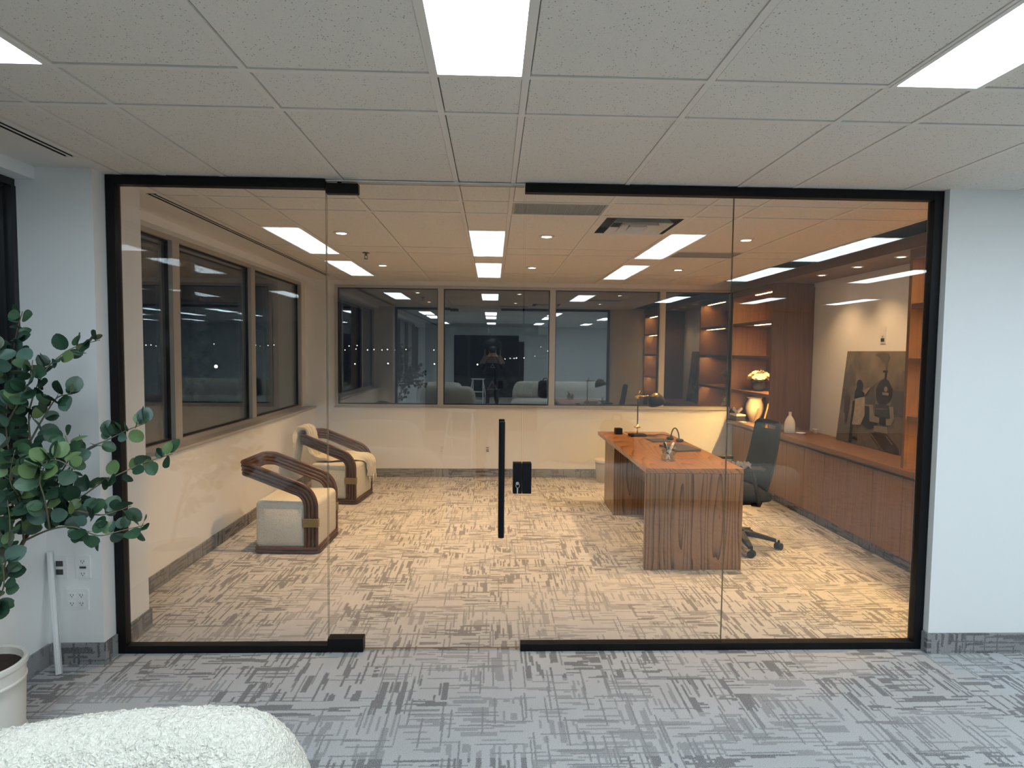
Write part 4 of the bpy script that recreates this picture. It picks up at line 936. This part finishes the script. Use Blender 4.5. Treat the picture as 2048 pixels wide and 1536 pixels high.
# ------------------------------------------------------------------ potted eucalyptus
pc = Vector((-1.925, -0.77, 0.0006))
r = thing('potted_eucalyptus', 'leafy eucalyptus in a round white pot beside the dark window', 'plant', pc)
pot = MB().lathe([(0, 0), (0.150, 0), (0.158, 0.006), (0.158, 0.028), (0.150, 0.032), (0.156, 0.20), (0.158, 0.255), (0.162, 0.259), (0.162, 0.267), (0.158, 0.271), (0.160, 0.315), (0.166, 0.32), (0.168, 0.328), (0.167, 0.343), (0.160, 0.348), (0.150, 0.343), (0.148, 0.312), (0, 0.310)], 48).build('pot', 'ceramic_white', r, auto=45)
MB().lathe([(0.0, 0.318), (0.10, 0.318), (0.147, 0.313)], 30).build('soil', 'soil', r)
BR = [[(-1.953,-0.77,0.30),(-1.879,-0.75,0.609),(-1.817,-0.72,0.747),(-1.772,-0.7,0.843),(-1.755,-0.66,0.911),(-1.722,-0.64,0.966)],[(-1.722,-0.64,0.966),(-1.673,-0.62,1.076),(-1.588,-0.6,1.204),(-1.492,-0.58,1.257),(-1.427,-0.56,1.294),(-1.347,-0.54,1.328)],[(-1.755,-0.66,0.911),(-1.67,-0.66,0.932),(-1.598,-0.64,0.995),(-1.516,-0.6,1.065),(-1.432,-0.56,1.113),(-1.367,-0.52,1.146),(-1.254,-0.5,1.182)],[(-1.67,-0.66,0.932),(-1.558,-0.7,0.972),(-1.455,-0.7,0.955),(-1.384,-0.68,0.971),(-1.337,-0.68,0.989)],[(-1.772,-0.7,0.843),(-1.634,-0.74,0.904),(-1.522,-0.76,0.921),(-1.439,-0.74,0.879),(-1.361,-0.72,0.892),(-1.269,-0.7,0.912)],[(-1.722,-0.64,0.966),(-1.792,-0.6,1.148),(-1.841,-0.56,1.363),(-1.792,-0.54,1.539),(-1.728,-0.52,1.624),(-1.664,-0.5,1.669),(-1.577,-0.48,1.698)],[(-1.817,-0.72,0.747),(-1.812,-0.7,1.061),(-1.861,-0.66,1.331),(-1.853,-0.64,1.543),(-1.843,-0.62,1.692),(-1.823,-0.6,1.817)],[(-1.821,-0.58,1.255),(-1.772,-0.56,1.363),(-1.716,-0.56,1.441),(-1.651,-0.56,1.457)],[(-1.879,-0.75,0.609),(-1.773,-0.8,0.776),(-1.716,-0.84,0.933),(-1.706,-0.86,1.059)],[(-1.916,-0.76,0.486),(-1.766,-0.85,0.652),(-1.715,-0.88,0.725),(-1.701,-0.9,0.832)],[(-1.812,-0.7,1.061),(-1.676,-0.78,1.163),(-1.547,-0.82,1.212),(-1.456,-0.84,1.176)],[(-1.861,-0.66,1.331),(-1.769,-0.7,1.441),(-1.71,-0.72,1.526),(-1.697,-0.72,1.609)],[(-1.861,-0.66,1.331),(-1.889,-0.7,1.482),(-1.848,-0.72,1.608),(-1.815,-0.72,1.69)],[(-1.722,-0.64,0.966),(-1.615,-0.7,1.125),(-1.557,-0.72,1.214),(-1.575,-0.72,1.298)],[(-1.634,-0.74,0.904),(-1.591,-0.82,1.049),(-1.593,-0.84,1.135),(-1.561,-0.84,1.215)],[(-1.817,-0.72,0.747),(-1.889,-0.72,1.023),(-1.902,-0.72,1.233)],[(-1.772,-0.7,0.843),(-1.705,-0.8,1.044),(-1.709,-0.84,1.134),(-1.686,-0.84,1.255)]]
# round leaf: slightly cupped disc with a drip tip and midrib crease
def leaf_mesh(mat):
    b = MB(); n_ = 14; vs = [(0.0, 0, 0)]
    rim = []
    for i in range(n_):
        a = 2*PI*i/n_; rr = 1.0 + 0.14*max(0, math.cos(a))**6
        x = 0.5+0.5*rr*math.cos(a); y = 0.47*math.sin(a); rim.append((x, y, 0.16*abs(y) - 0.10*(x-.5)**2))
    cen = [(0.5+0.5*(q[0]-.5)*1.0, q[1]*0.5, 0.16*abs(q[1])*0.5 - 0.03*(q[0]-.5)**2) for q in rim]
    b.add([(0.5, 0, 0)] + cen + rim, [(0, 1+i, 1+(i+1)%n_) for i in range(n_)] + [(1+i, 1+n_+i, 1+n_+(i+1)%n_, 1+(i+1)%n_) for i in range(n_)])
    return b.mesh('leaf', mat, True, fixn=False)
leaves = [leaf_mesh(m) for m in ('leaf_deep', 'leaf_mid', 'leaf_pale', 'leaf_blue')]
rp = random.Random(11)
for bi, br in enumerate(BR):
    pts = [p - pc for p in catmull(br)]
    if bi == 0: rad = [0.011 - 0.005*i/len(pts) for i in range(len(pts))]
    else: rad = [0.0045 - 0.003*i/len(pts) for i in range(len(pts))]
    bo = MB().tube(pts, rad, 7).build('branch', 'bark' if bi in (0, 6) else 'twig', r, smooth=True)
    if bi == 0: continue
    L = sum((b_-a).length for a, b_ in zip(pts, pts[1:])); step = 0.0215; acc = 0.0; nxt = 0.10*L; side = 1
    for a, b_ in zip(pts, pts[1:]):
        acc += (b_-a).length
        while acc > nxt:
            nxt += step*rp.uniform(0.7, 1.3); side = -side
            tg = (b_-a).normalized()
            for _k in range(1 if rp.random() < 0.75 else 2):
                outv = Vector((rp.uniform(-1, 1), rp.uniform(-0.9, 0.5), rp.uniform(-0.8, 1))); outv = (outv - tg*outv.dot(tg)).normalized()*1.0 + tg*rp.uniform(0.1, 0.8)
                outv.normalize()
                # blade roughly faces the room light and the viewer
                nrm = Vector((rp.uniform(-0.7, 0.9), -0.9+rp.uniform(-0.5, 0.7), rp.uniform(-0.2, 1.0))); nrm = (nrm - outv*nrm.dot(outv)).normalized()
                yv = nrm.cross(outv); s = rp.uniform(0.044, 0.074)
                tip = nxt/L; 
                me = leaves[rp.choices((0, 1, 2, 3), (5, 4, 1.0 + 2.0*(tip > 0.8), 2.5))[0]]
                p = b_ + outv*0.010
                lo = link('leaf', me, bo); lo.matrix_local = Matrix((( outv.x*s, yv.x*s, nrm.x*s, p.x), (outv.y*s, yv.y*s, nrm.y*s, p.y), (outv.z*s, yv.z*s, nrm.z*s, p.z), (0, 0, 0, 1)))

# ------------------------------------------------------------------ upholstery in the open room
def blob_sweep(path, half_w, z0, z1, ex=2.6, n_=28, rough=0.0, endr=0.3, seed=0.0, m_=90):
    """rounded padded volume swept along a path; ends close in a half-round"""
    pts = catmull([(*p, 0) for p in path], 24); k = len(pts); mb = MB(); cum = [0]
    for a, b_ in zip(pts, pts[1:]): cum.append(cum[-1]+(b_-a).length)
    tot = cum[-1]
    def at(s_):
        s_ = max(0, min(tot, s_))
        for i in range(k-1):
            if cum[i+1] >= s_:
                f = (s_-cum[i])/max(1e-6, cum[i+1]-cum[i]); return pts[i]+(pts[i+1]-pts[i])*f, (pts[i+1]-pts[i]).normalized()
        return pts[-1], (pts[-1]-pts[-2]).normalized()
    st = [0.5-0.5*math.cos(PI*i/(m_-1)) for i in range(m_)]
    def fn(u, v):
        s_ = st[min(m_-1, int(round(v*(m_-1))))]*tot; p, tg = at(s_); nx = Vector((tg.y, -tg.x, 0))
        e = min(s_, tot-s_); sc = 1.0 if e > endr else max(0.0, 1-((endr-e)/endr)**2.4)**(1/2.4)
        a = u*2*PI; c, s = math.cos(a), math.sin(a); cx_ = abs(c)**(2/ex)*(1 if c >= 0 else -1); cz_ = abs(s)**(2/ex)*(1 if s >= 0 else -1)
        zc = (z0+z1)/2; hz = (z1-z0)/2
        q = p + nx*half_w*cx_*sc + Vector((0, 0, zc + hz*cz_*(sc if cz_ > 0 else 1)))
        if rough:
            d_ = noise.noise(q*70+Vector((seed, 0, 0)))*rough*0.7 + noise.noise(q*170)*rough*0.9
            q = q + (nx*cx_ + Vector((0, 0, cz_)))*d_
        return tuple(q)
    mb.grid(fn, n_, m_, True); return mb
r = thing('lounge_sofa', 'white boucle lounge seat in the foreground at the lower left', 'sofa')
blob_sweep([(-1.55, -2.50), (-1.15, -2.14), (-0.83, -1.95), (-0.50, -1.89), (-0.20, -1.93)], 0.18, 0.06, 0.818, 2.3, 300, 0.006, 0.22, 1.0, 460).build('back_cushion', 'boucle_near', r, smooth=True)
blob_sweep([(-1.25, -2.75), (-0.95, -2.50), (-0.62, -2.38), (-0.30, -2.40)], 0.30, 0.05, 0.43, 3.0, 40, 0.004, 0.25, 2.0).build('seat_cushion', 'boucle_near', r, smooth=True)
r = thing('curved_sofa', 'long cream boucle sofa of the open room, mirrored in the glass', 'sofa')
blob_sweep([(0.75, -3.62), (1.4, -3.70), (2.3, -3.72), (3.2, -3.60), (3.75, -3.25)], 0.17, 0.08, 0.87, 2.6, 30, 0.003, 0.25, 3.0).build('back_cushion', 'boucle_near', r, smooth=True)
blob_sweep([(0.70, -3.30), (1.4, -3.34), (2.3, -3.36), (3.1, -3.22), (3.50, -2.95)], 0.40, 0.06, 0.44, 3.2, 30, 0.003, 0.3, 4.0).build('seat_cushion', 'boucle_near', r, smooth=True)
r = thing('tub_chair', 'cream boucle tub chair of the open room, mirrored in the glass', 'armchair')
blob_sweep([(-0.70, -3.55), (-0.85, -4.05), (-1.25, -4.25), (-1.65, -4.05), (-1.75, -3.6)], 0.14, 0.06, 0.80, 2.5, 28, 0.003, 0.25, 5.0).build('back_cushion', 'boucle_near', r, smooth=True)
blob_sweep([(-1.55, -3.72), (-0.95, -3.72)], 0.33, 0.05, 0.44, 3.0, 28, 0.003, 0.25, 6.0).build('seat_cushion', 'boucle_near', r, smooth=True)
o = MB().rbox(-0.22, 0.22, -0.07, 0.07, 0, 0.40, 0.065, 4).build('cushion', 'pillow', None, smooth=True); o.location = (1.05, -3.24, 0.46); o.rotation_euler = (0.25, 0, 0.1); tag(o, 'pale square cushion on the mirrored sofa', 'cushion')
r = thing('backpack', 'black backpack resting on the mirrored sofa', 'bag', (1.62, -3.42, 0.445))
MB().rbox(-0.19, 0.19, -0.11, 0.11, 0, 0.46, 0.09, 5).build('body', 'cloth_black', r, smooth=True); MB().rbox(-0.15, 0.15, 0.09, 0.16, 0.03, 0.26, 0.03, 3).build('pocket', 'cloth_black', r, smooth=True)
MB().tube([(-0.06, 0, 0.45), (-0.04, 0, 0.52), (0.04, 0, 0.52), (0.06, 0, 0.45)], 0.012, 8).build('handle', 'cloth_black', r, smooth=True)
# stepladder
r = thing('stepladder', 'white folding stepladder standing behind the viewer, mirrored in the glass', 'ladder', (-0.22, -4.75, 0), 0.3)
for s_ in (-1, 1):
    MB().tube([(s_*0.22, 0.20, 0.0), (s_*0.16, 0.0, 0.86)], 0.016, 8).build('front_rail', 'white_plastic', r, smooth=True); MB().tube([(s_*0.22, -0.25, 0.0), (s_*0.15, -0.02, 0.86)], 0.014, 8).build('rear_rail', 'white_plastic', r, smooth=True)
for z in (0.25, 0.50): y = 0.20*(1-z/0.86); MB().box(-0.19, 0.19, y-0.06, y+0.06, z-0.012, z+0.012).build('tread', 'white_plastic', r)
MB().rbox(-0.18, 0.18, -0.09, 0.10, 0.85, 0.88, 0.006, 1).build('top_tread', 'white_plastic', r)
# big dark canvas on the rear wall
r = thing('wall_canvas', 'large dark canvas on the rear wall, mirrored in the window', 'painting', (0.62, RY+0.022, 1.28))
MB().box(-0.72, 0.72, 0, 0.035, -0.75, 0.75).build('canvas', 'slate', r); MB().box(-0.70, 0.70, 0.035, 0.037, -0.73, 0.73).build('print', 'print_dark', r)
# coffee table with a small plant
# person taking the photograph
r = thing('person', 'person in a black hoodie with a triangle logo holding up a phone', 'person', (0.20, -3.62, 0.0))
def skin(name, verts, edges, mat_fn, mats, sub=2):
    me = bpy.data.meshes.new(name); me.from_pydata([v[0] for v in verts], edges, []); o = bpy.data.objects.new(name, me); COL.objects.link(o)
    m_ = o.modifiers.new('skin', 'SKIN'); 
    for sv, v in zip(me.skin_vertices[0].data, verts): sv.radius = v[1] if isinstance(v[1], tuple) else (v[1], v[1])
    me.skin_vertices[0].data[0].use_root = True
    s2 = o.modifiers.new('sub', 'SUBSURF'); s2.levels = sub; s2.render_levels = sub
    dg = bpy.context.evaluated_depsgraph_get(); dg.update(); ev = o.evaluated_get(dg); nm = bpy.data.meshes.new_from_object(ev)
    bpy.data.objects.remove(o); nm.materials.clear()
    for q in mats: nm.materials.append(M[q])
    for p in nm.polygons: p.use_smooth = True; p.material_index = mat_fn(p.center)
    o = bpy.data.objects.new(name, nm); COL.objects.link(o); return o
V_ = [((0, 0, 0.96), (0.19, 0.14)), ((0, 0, 1.10), (0.19, 0.14)), ((0, 0.0, 1.28), (0.21, 0.14)), ((0, -0.01, 1.42), (0.15, 0.10)), ((0, 0.0, 1.50), 0.06), ((0, 0.02, 1.58), (0.075, 0.085)), ((0, 0.03, 1.68), (0.082, 0.095)), ((0, 0.02, 1.76), (0.078, 0.09)),
      ((0.10, 0, 0.88), 0.095), ((0.12, 0.02, 0.50), 0.065), ((0.13, -0.01, 0.10), 0.045), ((0.14, 0.12, 0.04), 0.04),
      ((-0.10, 0, 0.88), 0.095), ((-0.12, 0.02, 0.50), 0.065), ((-0.13, -0.01, 0.10), 0.045), ((-0.14, 0.12, 0.04), 0.04),
      ((0.20, 0, 1.40), 0.065), ((0.27, 0.10, 1.20), 0.052), ((0.14, 0.27, 1.46), 0.042), ((0.085, 0.31, 1.58), 0.03), ((0.07, 0.32, 1.63), 0.026),
      ((-0.20, 0, 1.40), 0.065), ((-0.27, 0.10, 1.20), 0.052), ((-0.14, 0.27, 1.46), 0.042), ((-0.085, 0.31, 1.58), 0.03), ((-0.07, 0.32, 1.63), 0.026)]
E_ = [(0,1),(1,2),(2,3),(3,4),(4,5),(5,6),(6,7),(0,8),(8,9),(9,10),(10,11),(0,12),(12,13),(13,14),(14,15),(3,16),(16,17),(17,18),(18,19),(19,20),(3,21),(21,22),(22,23),(23,24),(24,25)]
def pmat(c):
    if c.z > 1.535 and c.y > 0.25: return 2
    if c.z > 1.70: return 3
    if c.z > 1.53: return 2
    return 1 if c.z > 0.90 else (0 if c.z > 0.09 else 3)
o = skin('body', V_, E_, pmat, ['cloth_navy', 'cloth_black', 'skin', 'print_dark']); o.parent = r
for s_ in (-1, 1):
    for i in range(4):
        z = 1.685-0.018*i; f = MB(); f.tube([(s_*0.074, 0.318, z-0.02), (s_*0.082, 0.345, z), (s_*0.060, 0.352, z+0.002)], [0.009, 0.0085, 0.0075], 7); f.build('finger', 'skin', r, smooth=True)
    f = MB(); f.tube([(s_*0.072, 0.315, 1.62), (s_*0.058, 0.325, 1.645), (s_*0.048, 0.330, 1.665)], [0.010, 0.009, 0.008], 7); f.build('thumb', 'skin', r, smooth=True)
MB().tube([(0, 0.112, 1.655), (0, 0.125, 1.64), (0, 0.118, 1.625)], [0.01, 0.015, 0.012], 8).build('nose', 'skin', r, smooth=True)
for s_ in (-1, 1): MB().lathe([(0, -0.02), (0.012, -0.012), (0.014, 0.01), (0, 0.02)], 10, (s_*0.084, 0.02, 1.65)).build('ear', 'skin', r, smooth=True)
MB().lathe([(0.0, -0.10), (0.07, -0.08), (0.105, -0.02), (0.108, 0.03), (0.09, 0.075), (0.05, 0.10), (0.0, 0.108)], 18, (0, 0.0, 1.71)).build('hair', 'print_dark', r, smooth=True)
lg_ = MB(); ring = [(0.075*math.sin(a), 0.150, 1.27+0.075*math.cos(a)) for a in (0, 2*PI/3, 4*PI/3)]; inn = [(0.045*math.sin(a), 0.150, 1.27+0.045*math.cos(a)) for a in (0, 2*PI/3, 4*PI/3)]
lg_.add(ring+inn, [(0, 1, 4, 3), (1, 2, 5, 4), (2, 0, 3, 5)]); lg_.build('logo', 'logo_grey', r)
o = MB().rbox(-0.076, 0.076, -0.004, 0.004, -0.036, 0.036, 0.003, 2).build('phone', 'black_plastic'); o.location = (0.203, -3.258, 1.6646); tag(o, 'black phone held up by the person taking the picture', 'phone')

# ------------------------------------------------------------------ city lights far outside
CITY = [(-32.62,130.0,1.66),(-30.19,130.0,1.9),(-27.65,130.0,1.71),(-26.22,130.0,1.84),(-24.45,130.0,1.75),(-23.23,130.0,1.87),(-21.57,130.0,1.78),(-19.13,130.0,1.91),(-12.91,130.0,1.87),(-31.73,130.0,2.55),(-29.97,130.0,2.68),(-30.43,130.0,-1.43),(-23.12,130.0,-1.25),(-12.79,130.0,-1.25),(-3.18,130.0,-1.27),(-11.12,130.0,0.1),(2.98,130.0,0.03),(4.1,130.0,0.15),(5.0,130.0,0.16),(5.56,130.0,0.28),(7.24,130.0,0.29),(11.04,130.0,2.8),(12.62,130.0,1.92),(9.71,130.0,0.77),
        (-70.0,119.53,2.23),(-70.0,121.29,2.25),(-70.0,123.1,2.07),(-70.0,149.81,-2.88),(-70.0,148.92,2.81),(-70.0,175.5,2.85),(-70.0,178.52,2.58),(-70.0,184.92,2.8),(-70.0,190.02,3.01),(-70.0,195.4,2.74)]
cm = MB(); rc = random.Random(5)
for i, p in enumerate(CITY):
    R_ = (0.36 if i == 27 else (rc.uniform(0.08, 0.13) if p[2] < -1 else rc.uniform(0.03, 0.075)))
    cm.lathe([(0, -R_), (R_*0.7, -R_*0.7), (R_, 0), (R_*0.7, R_*0.7), (0, R_)], 8, p)
tag(cm.build('city_lights', 'city'), 'tiny distant city lights in the dark beyond the windows', 'lights', kind='stuff')
